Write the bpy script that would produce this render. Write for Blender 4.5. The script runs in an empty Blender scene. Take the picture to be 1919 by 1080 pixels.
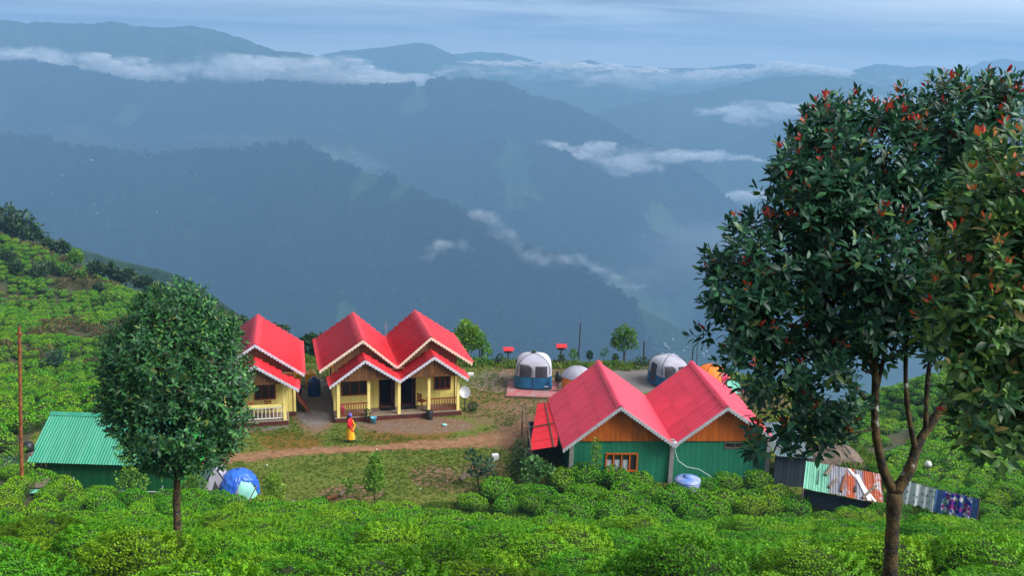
import bpy, math, random
import numpy as np
from mathutils import Vector, Matrix
sc = bpy.context.scene
COL = sc.collection
R = math.radians

# ------------------------------------------------------------------ camera
F, PITCH, ROLL, CAMZ = 1806.0, 0.2295, 0.0268, 21.2       # focal length and centre in units of the 1919 px wide frame
cam = bpy.data.cameras.new('camera'); camo = bpy.data.objects.new('camera', cam); COL.objects.link(camo)
cam.sensor_width = 36; cam.lens = 36*F/1919; cam.clip_start = .2; cam.clip_end = 60000
camo.location = (0, 0, CAMZ)
camo.rotation_euler = (Matrix.Rotation(R(90)-PITCH, 3, 'X') @ Matrix.Rotation(ROLL, 3, 'Z')).to_euler()
sc.camera = camo

# ------------------------------------------------------------------ sky, sun, exposure
SUN_EL, SUN_AZ = R(42), R(108)             # azimuth measured from +Y towards +X
W = bpy.data.worlds.new('World'); sc.world = W; W.use_nodes = True
wn, wl = W.node_tree.nodes, W.node_tree.links
wn.clear()
def N(nodes, t, **kw):
    n = nodes.new(t)
    for k, v in kw.items(): setattr(n, k, v)
    return n
out = N(wn, 'ShaderNodeOutputWorld')
sky = N(wn, 'ShaderNodeTexSky', sky_type='NISHITA', sun_disc=False, sun_elevation=SUN_EL, sun_rotation=SUN_AZ, altitude=1800, air_density=1.2, dust_density=2.0, ozone_density=1.5)
bg1 = N(wn, 'ShaderNodeBackground'); bg1.inputs['Strength'].default_value = .075
wl.new(sky.outputs[0], bg1.inputs['Color'])
tc = N(wn, 'ShaderNodeTexCoord')
mp = N(wn, 'ShaderNodeMapping'); mp.inputs['Scale'].default_value = (2.2, 2.2, 42); mp.inputs['Location'].default_value = (3.1, .7, .35)
mp.inputs['Rotation'].default_value = (0, .035, 0)
wl.new(tc.outputs['Generated'], mp.inputs['Vector'])
nz = N(wn, 'ShaderNodeTexNoise'); nz.inputs['Scale'].default_value = 1.5; nz.inputs['Detail'].default_value = 5; nz.inputs['Roughness'].default_value = .62; nz.inputs['Distortion'].default_value = .7
wl.new(mp.outputs[0], nz.inputs['Vector'])
rmp = N(wn, 'ShaderNodeValToRGB'); e = rmp.color_ramp.elements
e[0].position = .4; e[0].color = (.17, .18, .235, 1); e[1].position = .62; e[1].color = (.45, .47, .53, 1)
wl.new(nz.outputs['Fac'], rmp.inputs['Fac'])
bg2 = N(wn, 'ShaderNodeBackground'); bg2.inputs['Strength'].default_value = .72
sep = N(wn, 'ShaderNodeSeparateXYZ'); wl.new(tc.outputs['Generated'], sep.inputs[0])
def wmap(sock, a, b, c, d):
    n = N(wn, 'ShaderNodeMapRange'); n.interpolation_type = 'SMOOTHSTEP'; wl.new(sock, n.inputs['Value'])
    for k, v in (('From Min', a), ('From Max', b), ('To Min', c), ('To Max', d)): n.inputs[k].default_value = v
    return n.outputs[0]
def wmul(a, b):
    n = N(wn, 'ShaderNodeMath', operation='MULTIPLY'); wl.new(a, n.inputs[0]); wl.new(b, n.inputs[1]); return n.outputs[0]
def wmix(f, a, col):
    n = N(wn, 'ShaderNodeMix', data_type='RGBA'); wl.new(f, n.inputs[0]); wl.new(a, n.inputs[6]); n.inputs[7].default_value = col; return n.outputs[2]
hor = wmap(sep.outputs[2], 0.004, .03, .8, 0)                                  # the deck opens towards the horizon
skyc = wmix(hor, rmp.outputs[0], (.74, .77, .83, 1))
brt = wmul(wmap(sep.outputs[0], .12, .5, 0, 1), wmap(sep.outputs[2], .028, .07, 0, .85))   # brighter on the sun's side
skyc = wmix(brt, skyc, (.80, .81, .83, 1))
wl.new(skyc, bg2.inputs['Color'])
mx = N(wn, 'ShaderNodeMixShader'); mx.inputs[0].default_value = .95        # overcast deck over the clear sky
wl.new(bg1.outputs[0], mx.inputs[1]); wl.new(bg2.outputs[0], mx.inputs[2]); wl.new(mx.outputs[0], out.inputs['Surface'])

sun = bpy.data.lights.new('sun', 'SUN'); sun.energy = 2.2; sun.angle = R(34); sun.color = (1, .97, .93)
suno = bpy.data.objects.new('sun', sun); COL.objects.link(suno)
sd = Vector((math.sin(SUN_AZ)*math.cos(SUN_EL), math.cos(SUN_AZ)*math.cos(SUN_EL), math.sin(SUN_EL)))
suno.rotation_euler = sd.to_track_quat('Z', 'Y').to_euler(); suno.location = (30, -20, 60)

sc.view_settings.view_transform = 'Standard'; sc.view_settings.look = 'None'
sc.view_settings.gamma = 1; sc.view_settings.use_curve_mapping = False
sc.view_settings.exposure = 1.45
sc.cycles.max_bounces = 5; sc.cycles.diffuse_bounces = 3; sc.cycles.glossy_bounces = 2
sc.cycles.transmission_bounces = 3; sc.cycles.transparent_max_bounces = 40; sc.cycles.volume_bounces = 0
sc.cycles.use_denoising = True

# ------------------------------------------------------------------ frame point <-> world
_r = camo.rotation_euler.to_matrix()
CX = np.array(_r @ Vector((1, 0, 0))); CY = np.array(_r @ Vector((0, 1, 0))); CZ = np.array(_r @ Vector((0, 0, -1)))
C0 = np.array([0, 0, CAMZ])
def P(px, py, t):                     # point at depth t along the optical axis
    return C0 + t*(CZ + (px-959.5)/F*CX + (540-py)/F*CY)
def G(px, py, z=0):                   # point at height z
    d = CZ + (px-959.5)/F*CX + (540-py)/F*CY
    return C0 + d*((z-CAMZ)/d[2])
def PY(px, py, y):                    # point at ground distance y
    d = CZ + (px-959.5)/F*CX + (540-py)/F*CY
    return C0 + d*(y/d[1])
def project(p):
    q = np.asarray(p, float)-C0
    d = q@CZ
    return 959.5+F*(q@CX)/d, 540-F*(q@CY)/d, d

# ------------------------------------------------------------------ noise
def vnoise(x, y, seed=0):
    x = np.asarray(x, float); y = np.asarray(y, float)
    xi = np.floor(x).astype(np.int64); yi = np.floor(y).astype(np.int64); fx = x-xi; fy = y-yi
    fx = fx*fx*(3-2*fx); fy = fy*fy*(3-2*fy)
    def h(a, b):
        n = (a*374761393 + b*668265263 + seed*982451653) & 0xffffffff
        n = ((n ^ (n >> 13))*1274126177) & 0xffffffff
        return ((n ^ (n >> 16)) & 0xffff)/65535.0
    a = h(xi, yi); b = h(xi+1, yi); c = h(xi, yi+1); d = h(xi+1, yi+1)
    return (a*(1-fx)+b*fx)*(1-fy)+(c*(1-fx)+d*fx)*fy
def fbm(x, y, o=4, seed=0):
    s = 0; a = .5; t = 0
    for i in range(o):
        s = s+a*vnoise(x*2**i, y*2**i, seed+i*7); t += a; a *= .5
    return s/t
def ridged(x, y, o=4, seed=0):
    s = 0; a = .5; t = 0
    for i in range(o):
        s = s+a*(1-np.abs(2*vnoise(x*2**i, y*2**i, seed+i*7)-1)); t += a; a *= .5
    return s/t

# ------------------------------------------------------------------ material helpers
def base_mat(name):
    m = bpy.data.materials.new(name); m.use_nodes = True
    nt = m.node_tree
    return m, nt.nodes, nt.links, nt.nodes['Principled BSDF'], nt.nodes['Material Output']
def mat(name, c1, c2=None, scale=3.0, rough=.7, bump=0.0, bscale=None, detail=4, metal=0, spec=.4, stretch=(1, 1, 1), lo=.35, hi=.65, rnd=0.0, coord='Object'):
    m, n, l, b, o = base_mat(name)
    b.inputs['Roughness'].default_value = rough; b.inputs['Metallic'].default_value = metal
    b.inputs['Specular IOR Level'].default_value = spec
    t = n.new('ShaderNodeTexCoord'); mp = n.new('ShaderNodeMapping'); mp.inputs['Scale'].default_value = stretch
    l.new(t.outputs[coord], mp.inputs['Vector'])
    if c2 is None: c2 = tuple(x*.8 for x in c1)
    nz = n.new('ShaderNodeTexNoise'); nz.inputs['Scale'].default_value = scale; nz.inputs['Detail'].default_value = detail; nz.inputs['Roughness'].default_value = .6
    l.new(mp.outputs[0], nz.inputs['Vector'])
    r = n.new('ShaderNodeValToRGB'); r.color_ramp.elements[0].position = lo; r.color_ramp.elements[1].position = hi
    r.color_ramp.elements[0].color = (*c1, 1); r.color_ramp.elements[1].color = (*c2, 1)
    l.new(nz.outputs['Fac'], r.inputs['Fac'])
    c = r.outputs[0]
    if rnd:
        oi = n.new('ShaderNodeObjectInfo'); mr = n.new('ShaderNodeMapRange'); mr.inputs['To Min'].default_value = 1-rnd; mr.inputs['To Max'].default_value = 1+rnd
        l.new(oi.outputs['Random'], mr.inputs['Value'])
        hs = n.new('ShaderNodeHueSaturation'); l.new(mr.outputs[0], hs.inputs['Value']); l.new(c, hs.inputs['Color']); c = hs.outputs[0]
    l.new(c, b.inputs['Base Color'])
    if bump:
        n2 = n.new('ShaderNodeTexNoise'); n2.inputs['Scale'].default_value = bscale or scale*4; n2.inputs['Detail'].default_value = 4
        l.new(mp.outputs[0], n2.inputs['Vector'])
        bp = n.new('ShaderNodeBump'); bp.inputs['Strength'].default_value = bump; bp.inputs['Distance'].default_value = .03
        l.new(n2.outputs['Fac'], bp.inputs['Height']); l.new(bp.outputs[0], b.inputs['Normal'])
    return m
def leaf_mat(name, rough=.45, transl=.25, rnd=.12, spec=.4, tint=None):
    m, n, l, b, o = base_mat(name)
    a = n.new('ShaderNodeAttribute'); a.attribute_name = 'leafcol'
    oi = n.new('ShaderNodeObjectInfo'); mr = n.new('ShaderNodeMapRange'); mr.inputs['To Min'].default_value = 1-rnd; mr.inputs['To Max'].default_value = 1+rnd
    l.new(oi.outputs['Random'], mr.inputs['Value'])
    hs = n.new('ShaderNodeHueSaturation'); l.new(mr.outputs[0], hs.inputs['Value']); l.new(a.outputs['Color'], hs.inputs['Color'])
    mr2 = n.new('ShaderNodeMapRange'); mr2.inputs['To Min'].default_value = .5+rnd*.12; mr2.inputs['To Max'].default_value = .5-rnd*.12
    l.new(oi.outputs['Random'], mr2.inputs['Value']); l.new(mr2.outputs[0], hs.inputs['Hue'])
    c = hs.outputs[0]
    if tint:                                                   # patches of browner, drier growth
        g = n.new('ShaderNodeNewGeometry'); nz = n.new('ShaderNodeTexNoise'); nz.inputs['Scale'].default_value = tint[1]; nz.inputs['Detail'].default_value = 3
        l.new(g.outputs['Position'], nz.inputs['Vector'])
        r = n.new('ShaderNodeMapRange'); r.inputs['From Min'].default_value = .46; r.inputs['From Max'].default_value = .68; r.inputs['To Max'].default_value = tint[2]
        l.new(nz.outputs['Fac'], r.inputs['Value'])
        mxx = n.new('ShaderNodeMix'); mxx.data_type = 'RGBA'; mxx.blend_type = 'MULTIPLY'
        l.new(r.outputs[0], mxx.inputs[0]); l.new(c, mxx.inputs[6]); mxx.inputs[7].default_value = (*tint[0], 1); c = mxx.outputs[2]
    b.inputs['Roughness'].default_value = rough; b.inputs['Specular IOR Level'].default_value = spec
    l.new(c, b.inputs['Base Color'])
    tr = n.new('ShaderNodeBsdfTranslucent'); l.new(c, tr.inputs['Color'])
    ms = n.new('ShaderNodeMixShader'); ms.inputs[0].default_value = transl
    l.new(b.outputs[0], ms.inputs[1]); l.new(tr.outputs[0], ms.inputs[2]); l.new(ms.outputs[0], o.inputs['Surface'])
    return m

M = {}
M['soil'] = mat('soil', (.055, .045, .02), (.03, .05, .012), 1.2, .95, .6, 6, coord='Object')
M['red_roof'] = mat('red_roof', (.7, .02, .03), (.5, .02, .03), 1.6, .5, rnd=.09, spec=.4, detail=7, lo=.3, hi=.7)
M['pink_roof'] = mat('pink_roof', (.8, .045, .09), (.6, .03, .06), 1.4, .5, rnd=.1, spec=.4, stretch=(1.5, .4, 1), detail=7, lo=.3, hi=.7)
M['teal_roof'] = mat('teal_roof', (.025, .25, .15), (.05, .29, .18), 2.2, .5, rnd=.05, stretch=(1, .25, 1))
M['yellow_wall'] = mat('yellow_wall', (.92, .78, .22), (.76, .62, .18), 2.5, .75, rnd=.05, stretch=(1, 1, .3))
M['yellow_post'] = mat('yellow_post', (.93, .8, .3), (.84, .68, .22), 2, .7)
M['cream_trim'] = mat('cream_trim', (.85, .68, .55), (.7, .55, .45), 6, .7)
M['lilac_trim'] = mat('lilac_trim', (.66, .63, .74), (.52, .5, .6), 6, .7)
M['grey_trim'] = mat('grey_trim', (.5, .5, .55), (.38, .38, .42), 6, .7)
M['gable_wood'] = mat('gable_wood', (.2, .085, .025), (.1, .04, .015), 2.5, .7, rnd=.25, stretch=(6, 6, .7))
M['orange_wood'] = mat('orange_wood', (.62, .14, .01), (.42, .085, .008), 2, .6, rnd=.12, stretch=(6, 6, .5))
M['red_wood'] = mat('red_wood', (.27, .06, .025), (.18, .04, .02), 4, .6)
M['maroon'] = mat('maroon', (.12, .025, .02), (.08, .02, .015), 3, .8)
M['green_wall'] = mat('green_wall', (.012, .17, .095), (.018, .21, .12), 1.2, .65, rnd=.07, stretch=(5, 5, .3))
M['dark_green_wall'] = mat('dark_green_wall', (.006, .11, .035), (.01, .14, .045), 1.2, .7, rnd=.06, stretch=(5, 5, .4))
M['bright_green_wall'] = mat('bright_green_wall', (.02, .38, .05), (.015, .3, .04), 1.2, .6)
M['concrete'] = mat('concrete', (.36, .35, .34), (.24, .23, .22), 5, .9, .3)
M['floor'] = mat('porch_floor', (.26, .19, .13), (.15, .11, .08), 4, .85)
M['white'] = mat('white_paint', (.75, .75, .74), (.6, .6, .6), 5, .6)
M['curtain'] = mat('curtain_white', (.6, .62, .7), (.4, .42, .5), 8, .9)
M['dark'] = mat('dark_interior', (.02, .017, .014), (.012, .01, .008), 3, .9)
M['black'] = mat('black_plastic', (.014, .014, .016), None, 4, .45)
M['bark'] = mat('bark', (.09, .07, .035), (.03, .022, .013), 14, .95, .9, 26, stretch=(1, 1, .35))
def bark_lichen():
    m, n, l, b, o = base_mat('bark_lichen'); b.inputs['Roughness'].default_value = .95
    t = n.new('ShaderNodeTexCoord')
    def noise(s, d=4):
        z = n.new('ShaderNodeTexNoise'); z.inputs['Scale'].default_value = s; z.inputs['Detail'].default_value = d; l.new(t.outputs['Object'], z.inputs['Vector']); return z
    a = noise(9); r = n.new('ShaderNodeValToRGB'); r.color_ramp.elements[0].position = .38; r.color_ramp.elements[1].position = .66
    r.color_ramp.elements[0].color = (.012, .01, .008, 1); r.color_ramp.elements[1].color = (.085, .055, .015, 1); l.new(a.outputs['Fac'], r.inputs['Fac'])
    c = noise(5, 2); r2 = n.new('ShaderNodeMapRange'); r2.inputs['From Min'].default_value = .66; r2.inputs['From Max'].default_value = .7; l.new(c.outputs['Fac'], r2.inputs['Value'])
    mxx = n.new('ShaderNodeMix'); mxx.data_type = 'RGBA'; l.new(r2.outputs[0], mxx.inputs[0]); l.new(r.outputs[0], mxx.inputs[6]); mxx.inputs[7].default_value = (.3, .3, .27, 1)
    l.new(mxx.outputs[2], b.inputs['Base Color'])
    d = noise(40, 5); bp = n.new('ShaderNodeBump'); bp.inputs['Strength'].default_value = .9; bp.inputs['Distance'].default_value = .02; l.new(d.outputs['Fac'], bp.inputs['Height']); l.new(bp.outputs[0], b.inputs['Normal'])
    return m
M['bark_lichen'] = bark_lichen()
M['wood_grey'] = mat('weathered_wood', (.2, .15, .11), (.1, .075, .06), 6, .9, .3, rnd=.2)
M['bamboo'] = mat('bamboo', (.12, .075, .04), (.07, .045, .03), 6, .7)
M['pale_pole'] = mat('pale_pole', (.6, .52, .36), (.45, .38, .25), 6, .7)
M['rust_pole'] = mat('rust_pole', (.3, .1, .03), (.14, .045, .02), 5, .85, .3)
M['pole_dark'] = mat('pole_dark', (.045, .04, .04), (.03, .025, .025), 5, .8)
M['tent_grey'] = mat('tent_grey', (.38, .37, .44), (.3, .29, .36), 1.4, .75, .15, 6)
M['tent_white'] = mat('tent_white', (.5, .5, .54), (.4, .4, .45), 1.6, .7, .15, 6)
M['tent_blue'] = mat('tent_blue', (.01, .12, .26), (.008, .085, .2), 1.8, .6, .2, 7)
M['tent_orange'] = mat('tent_orange', (.8, .21, .012), (.7, .16, .01), 2, .65, .15, 6)
M['mesh_window'] = mat('mesh_window', (.05, .045, .055), (.035, .03, .04), 4, .8)
M['tent_pole'] = mat('tent_pole', (.02, .05, .07), None, 4, .5)
M['tarp_blue'] = mat('tarp_blue', (.015, .09, .5), (.03, .16, .6), 3, .38, .5, 7, spec=.6)
M['tarp_mint'] = mat('tarp_mint', (.3, .68, .55), (.22, .58, .5), 2, .6, .2, 6)
M['tarp_teal'] = mat('tarp_teal', (.1, .4, .3), (.14, .45, .34), 3, .6)
M['magenta'] = mat('magenta_cloth', (.5, .01, .08), (.65, .25, .3), 5, .8, lo=.5, hi=.6)
M['red_mat'] = mat('red_mat', (.4, .08, .08), (.3, .2, .2), 3, .9)
M['tank_blue'] = mat('tank_blue', (.006, .045, .24), (.01, .06, .3), 3, .3, spec=.5)
M['tank_pale'] = mat('tank_pale', (.12, .22, .55), (.4, .45, .65), 1.6, .45)
M['tank_yellow'] = mat('tank_yellow', (.75, .4, .02), (.65, .33, .02), 3, .4)
M['bucket'] = mat('bucket_blue', (.1, .45, .65), None, 3, .4)
M['steel'] = mat('dish_grey', (.42, .44, .46), (.36, .38, .4), 4, .4, metal=.3)
M['red_plastic'] = mat('red_plastic', (.65, .015, .02), None, 3, .4)
M['brown_plastic'] = mat('brown_plastic', (.4, .13, .03), None, 3, .45)
M['rock'] = mat('rock', (.34, .32, .3), (.2, .19, .18), 8, .95, .4, rnd=.25)
M['tin_green'] = mat('tin_green', (.16, .42, .28), (.1, .32, .22), 1.6, .55, rnd=.08, stretch=(4, .5, 1))
M['tin_grey'] = mat('tin_grey', (.3, .3, .34), (.2, .2, .24), 1.6, .45, rnd=.12, metal=.2, stretch=(4, .5, 1))
M['tin_rust'] = mat('tin_rust', (.42, .41, .43), (.36, .065, .015), 1.5, .7, rnd=.08, detail=6, lo=.42, hi=.5, stretch=(2.2, .8, 1))
M['tin_blue'] = mat('tin_blue', (.1, .25, .32), (.16, .12, .09), 2.5, .6, stretch=(3, .7, 1))
M['shed_dark'] = mat('shed_dark', (.035, .055, .08), (.02, .03, .045), 2, .8, rnd=.15)
M['rope'] = mat('rope', (.1, .09, .08), None, 3, .8)
M['hose'] = mat('hose', (.45, .6, .5), None, 3, .5)
M['skin'] = mat('skin', (.32, .17, .1), None, 3, .6)
M['hair'] = mat('hair', (.012, .01, .01), None, 3, .6)
M['red_cloth'] = mat('red_cloth', (.6, .006, .015), None, 6, .8)
M['yellow_cloth'] = mat('yellow_cloth', (.85, .4, .01), None, 6, .8)
M['violet_cloth'] = mat('violet_cloth', (.14, .12, .5), None, 6, .8)
M['mint_plastic'] = mat('mint_plastic', (.1, .55, .35), None, 3, .5)

def glass_mat():
    m, n, l, b, o = base_mat('window_glass'); b.inputs['Base Color'].default_value = (.03, .035, .04, 1); b.inputs['Roughness'].default_value = .08
    nz = n.new('ShaderNodeTexNoise'); nz.inputs['Scale'].default_value = 3
    r = n.new('ShaderNodeValToRGB'); r.color_ramp.elements[0].color = (.02, .022, .026, 1); r.color_ramp.elements[1].color = (.05, .055, .06, 1)
    l.new(nz.outputs['Fac'], r.inputs['Fac']); l.new(r.outputs[0], b.inputs['Base Color']); return m
M['glass'] = glass_mat()

# leaf materials
M['tea_leaf'] = leaf_mat('tea_leaf', .6, .25, .17, .22, ((.95, .55, .4), .4, .5))
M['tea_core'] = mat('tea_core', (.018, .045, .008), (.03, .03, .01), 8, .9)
M['tree_leaf'] = leaf_mat('tree_leaf', .45, .22, .05, .4)
M['shrub_leaf'] = leaf_mat('shrub_leaf', .5, .3, .12)
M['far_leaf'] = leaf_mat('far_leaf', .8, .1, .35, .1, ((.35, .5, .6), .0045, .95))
M['grass'] = leaf_mat('grass_blade', .7, .3, .25)

# ------------------------------------------------------------------ mesh helpers
def tag(o, label=None, cat=None, group=None, kind=None):
    if label: o['label'] = label
    if cat: o['category'] = cat
    if group: o['group'] = group
    if kind: o['kind'] = kind
    return o
def link(o, parent=None):
    COL.objects.link(o)
    if parent is not None: o.parent = parent
    return o
def empty(name, loc, rz=0, label=None, cat=None, group=None):
    o = bpy.data.objects.new(name, None); o.location = loc; o.rotation_euler = (0, 0, rz); o.empty_display_size = .1
    COL.objects.link(o); return tag(o, label, cat, group)
class MB:
    def __init__(s): s.v = []; s.f = []
    def add(s, vs, fs):
        b = len(s.v); s.v += [tuple(map(float, v)) for v in vs]; s.f += [tuple(i+b for i in f) for f in fs]; return s
    def box(s, c, d, rz=0, rx=0, ry=0):
        m = Matrix.Rotation(rz, 3, 'Z') @ Matrix.Rotation(ry, 3, 'Y') @ Matrix.Rotation(rx, 3, 'X'); c = Vector(c)
        vs = [c+m @ Vector((x*d[0]/2, y*d[1]/2, z*d[2]/2)) for x in (-1, 1) for y in (-1, 1) for z in (-1, 1)]
        return s.add(vs, [(0, 1, 3, 2), (4, 6, 7, 5), (0, 4, 5, 1), (2, 3, 7, 6), (0, 2, 6, 4), (1, 5, 7, 3)])
    def span(s, a, b):
        return s.box([(a[i]+b[i])/2 for i in range(3)], [abs(b[i]-a[i]) for i in range(3)])
    def tube(s, pts, rad, n=8, cap=True):
        pts = [Vector(p) for p in pts]; k = len(pts)
        rad = rad if hasattr(rad, '__len__') else [rad]*k
        b = len(s.v); px = None
        for i, p in enumerate(pts):
            d = (pts[min(i+1, k-1)]-pts[max(i-1, 0)])
            d = d.normalized() if d.length > 1e-9 else Vector((0, 0, 1))
            if px is None: px = d.orthogonal().normalized()
            px = (px-d*px.dot(d)); px = px.normalized() if px.length > 1e-6 else d.orthogonal().normalized()
            py = d.cross(px)
            for j in range(n):
                a = 2*math.pi*j/n; s.v.append(tuple(p+(px*math.cos(a)+py*math.sin(a))*rad[i]))
        for i in range(k-1):
            for j in range(n):
                s.f.append((b+i*n+j, b+i*n+(j+1) % n, b+(i+1)*n+(j+1) % n, b+(i+1)*n+j))
        if cap: s.f.append(tuple(b+j for j in range(n))[::-1]); s.f.append(tuple(b+(k-1)*n+j for j in range(n)))
        return s
    def lathe(s, prof, n=16, c=(0, 0, 0)):
        b = len(s.v); k = len(prof)
        for r, z in prof:
            for j in range(n):
                a = 2*math.pi*j/n; s.v.append((c[0]+r*math.cos(a), c[1]+r*math.sin(a), c[2]+z))
        for i in range(k-1):
            for j in range(n): s.f.append((b+i*n+j, b+i*n+(j+1) % n, b+(i+1)*n+(j+1) % n, b+(i+1)*n+j))
        s.f.append(tuple(b+j for j in range(n))[::-1]); s.f.append(tuple(b+(k-1)*n+j for j in range(n)))
        return s
    def prism(s, poly, y0, y1):           # polygon in (x, z), extruded in y
        k = len(poly)
        vs = [(x, y0, z) for x, z in poly]+[(x, y1, z) for x, z in poly]
        fs = [tuple(range(k))]+[tuple(range(2*k-1, k-1, -1))]+[((i+1) % k, i, k+i, k+(i+1) % k) for i in range(k)]
        return s.add(vs, fs)
    def mesh(s, name, m, smooth=False):
        me = bpy.data.meshes.new(name); me.from_pydata(s.v, [], s.f); me.materials.append(m)
        if smooth: me.polygons.foreach_set('use_smooth', [True]*len(me.polygons))
        me.update(); return me
    def build(s, name, m, parent=None, smooth=False):
        return link(bpy.data.objects.new(name, s.mesh(name, m, smooth)), parent)
def place(name, me, parent=None, loc=(0, 0, 0), rot=(0, 0, 0), scale=(1, 1, 1), mw=None):
    o = bpy.data.objects.new(name, me)
    if mw is not None: o.matrix_local = mw
    else: o.location = loc; o.rotation_euler = rot; o.scale = scale
    return link(o, parent)
def np_mesh(name, V, Fq, m, smooth=False, colors=None, fsize=4):
    """V (n,3), Fq (k,fsize) or flat with loop sizes"""
    me = bpy.data.meshes.new(name); V = np.asarray(V, np.float32); Fq = np.asarray(Fq, np.int32)
    me.vertices.add(len(V)); me.vertices.foreach_set('co', V.ravel())
    nf = len(Fq); me.loops.add(nf*fsize); me.loops.foreach_set('vertex_index', Fq.ravel())
    me.polygons.add(nf); me.polygons.foreach_set('loop_start', np.arange(nf, dtype=np.int32)*fsize)
    try: me.polygons.foreach_set('loop_total', np.full(nf, fsize, np.int32))
    except Exception: pass
    me.materials.append(m)
    if smooth: me.polygons.foreach_set('use_smooth', np.ones(nf, bool))
    if colors is not None:
        a = me.color_attributes.new('leafcol', 'FLOAT_COLOR', 'POINT')
        a.data.foreach_set('color', np.c_[colors, np.ones(len(colors))].astype(np.float32).ravel())
    me.update(calc_edges=True); return me
def grid_mesh(name, X, Y, Z, m, smooth=True, mask=None):
    r, c = X.shape; V = np.c_[X.ravel(), Y.ravel(), Z.ravel()]
    i = np.arange(r*c).reshape(r, c); Fq = np.c_[i[:-1, :-1].ravel(), i[:-1, 1:].ravel(), i[1:, 1:].ravel(), i[1:, :-1].ravel()]
    if mask is not None: Fq = Fq[mask[:-1, :-1].ravel()]
    return np_mesh(name, V, Fq, m, smooth)

# ------------------------------------------------------------------ terrain
TERR = np.array([(-26.5, 42.6), (-27, 52), (-20.5, 57), (-20, 66), (-8, 66.8), (3, 66.6), (10, 67), (16, 65), (20, 60), (19.5, 50), (19, 44.3), (12, 41.2), (-2, 41.0), (-4, 42.3), (-14, 42.3), (-15, 42.0)])
def poly_sd(x, y, poly):                  # signed distance, negative inside
    x = np.asarray(x, float); y = np.asarray(y, float); d = np.full(x.shape, 1e9); ins = np.zeros(x.shape, bool)
    k = len(poly)
    for i in range(k):
        ax, ay = poly[i]; bx, by = poly[(i+1) % k]; ex, ey = bx-ax, by-ay
        t = np.clip(((x-ax)*ex+(y-ay)*ey)/(ex*ex+ey*ey), 0, 1)
        d = np.minimum(d, np.hypot(x-ax-t*ex, y-ay-t*ey))
        c = ((ay > y) != (by > y)) & (x < (bx-ax)*(y-ay)/(by-ay+1e-12)+ax); ins ^= c
    return np.where(ins, -d, d)
ctrl = []
for px, py, t in [
    (-300, 1260, 8.3), (300, 1275, 8), (960, 1275, 8), (1665, 1245, 9), (2200, 1230, 9),
    (-300, 1150, 12.5), (300, 1165, 12), (960, 1170, 12), (1500, 1170, 12), (2200, 1135, 13),
    (-300, 1060, 20), (0, 1072, 20), (332, 1066, 20), (700, 1078, 20), (1150, 1088, 20), (1600, 1095, 20), (2200, 1050, 21),
    (-200, 1012, 29), (200, 1026, 28), (600, 1032, 28), (1000, 1045, 28), (1400, 1052, 27), (1800, 1046, 27), (2200, 1020, 29),
    (-150, 975, 37), (250, 988, 38), (600, 998, 37), (950, 1018, 35), (1400, 1030, 34), (1750, 1020, 34), (2100, 985, 37),
    # left tea hillside
    (-250, 880, 36), (-20, 905, 41), (-250, 785, 48), (30, 800, 60), (-300, 735, 62), (0, 740, 78), (180, 745, 84), (300, 740, 88), (-300, 640, 90), (50, 640, 102), (200, 655, 104), (330, 680, 102),
    (420, 640, 104), (-300, 520, 130), (0, 560, 136), (150, 575, 132), (280, 620, 118),
    (-500, 330, 175), (-200, 395, 168), (0, 436, 158), (90, 474, 154), (180, 520, 150), (280, 562, 140), (380, 578, 132), (450, 606, 126), (540, 650, 118),
    # right tea slope
    (1850, 995, 41), (1950, 955, 44), (2300, 900, 45), (1750, 940, 48), (1850, 895, 54), (2200, 850, 60), (1600, 890, 58), (1700, 860, 66), (1900, 850, 66), (1560, 820, 74),
    (1700, 800, 86), (1950, 800, 84), (1500, 770, 80), (1450, 728, 80), (1600, 752, 106), (1750, 752, 112), (1950, 752, 112), (2300, 745, 115)]:
    p = P(px, py, t); ctrl.append((p[0], p[1], p[2]))
for x in (-90, -70, -45, -20, 0, 20, 45, 70, 90):     # the ground behind the lens and far down the valley side
    ctrl.append((x, -15, 21-abs(x)*.03+2)); ctrl.append((x, 2, 18.2))
for x, y, z in [(-25, 80, -9), (-18, 90, -20), (-10, 80, -11), (0, 80, -12), (10, 82, -14), (20, 82, -14), (-8, 110, -38), (5, 110, -42), (20, 110, -36), (35, 125, -42),
    (60, 150, -60), (90, 150, -60), (120, 130, -40), (-20, 150, -66), (0, 200, -110), (60, 220, -130), (140, 220, -120), (-60, 205, -62), (-100, 240, -70), (-150, 250, -50), (-110, 185, -20),
    (-20, 280, -150), (-100, 330, -150), (100, 320, -210), (200, 300, -180), (0, 360, -230), (-200, 350, -110), (-200, 150, 25), (-200, 50, 30), (-200, 250, 0), (200, 150, -50), (200, 50, 0), (150, 100, -20)]: ctrl.append((x, y, z))
for x, y in [(-25, 48), (-24, 53), (-18, 60), (-18, 65), (-5, 64), (5, 65), (14, 63), (18, 57), (17, 48), (8, 43), (0, 43), (-5, 46), (-14, 47)]: ctrl.append((x, y, 0))
ctrl = np.array(ctrl)
def tps_fit(p, lam=.6):
    n = len(p); d = np.hypot(p[:, None, 0]-p[None, :, 0], p[:, None, 1]-p[None, :, 1])+1e-9
    K = d*d*np.log(d)+np.eye(n)*lam*10; A = np.zeros((n+3, n+3)); A[:n, :n] = K; A[:n, n] = 1; A[:n, n+1:] = p[:, :2]; A[n, :n] = 1; A[n+1:, :n] = p[:, :2].T
    return np.linalg.solve(A, np.r_[p[:, 2], 0, 0, 0])
_w = tps_fit(ctrl)
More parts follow.
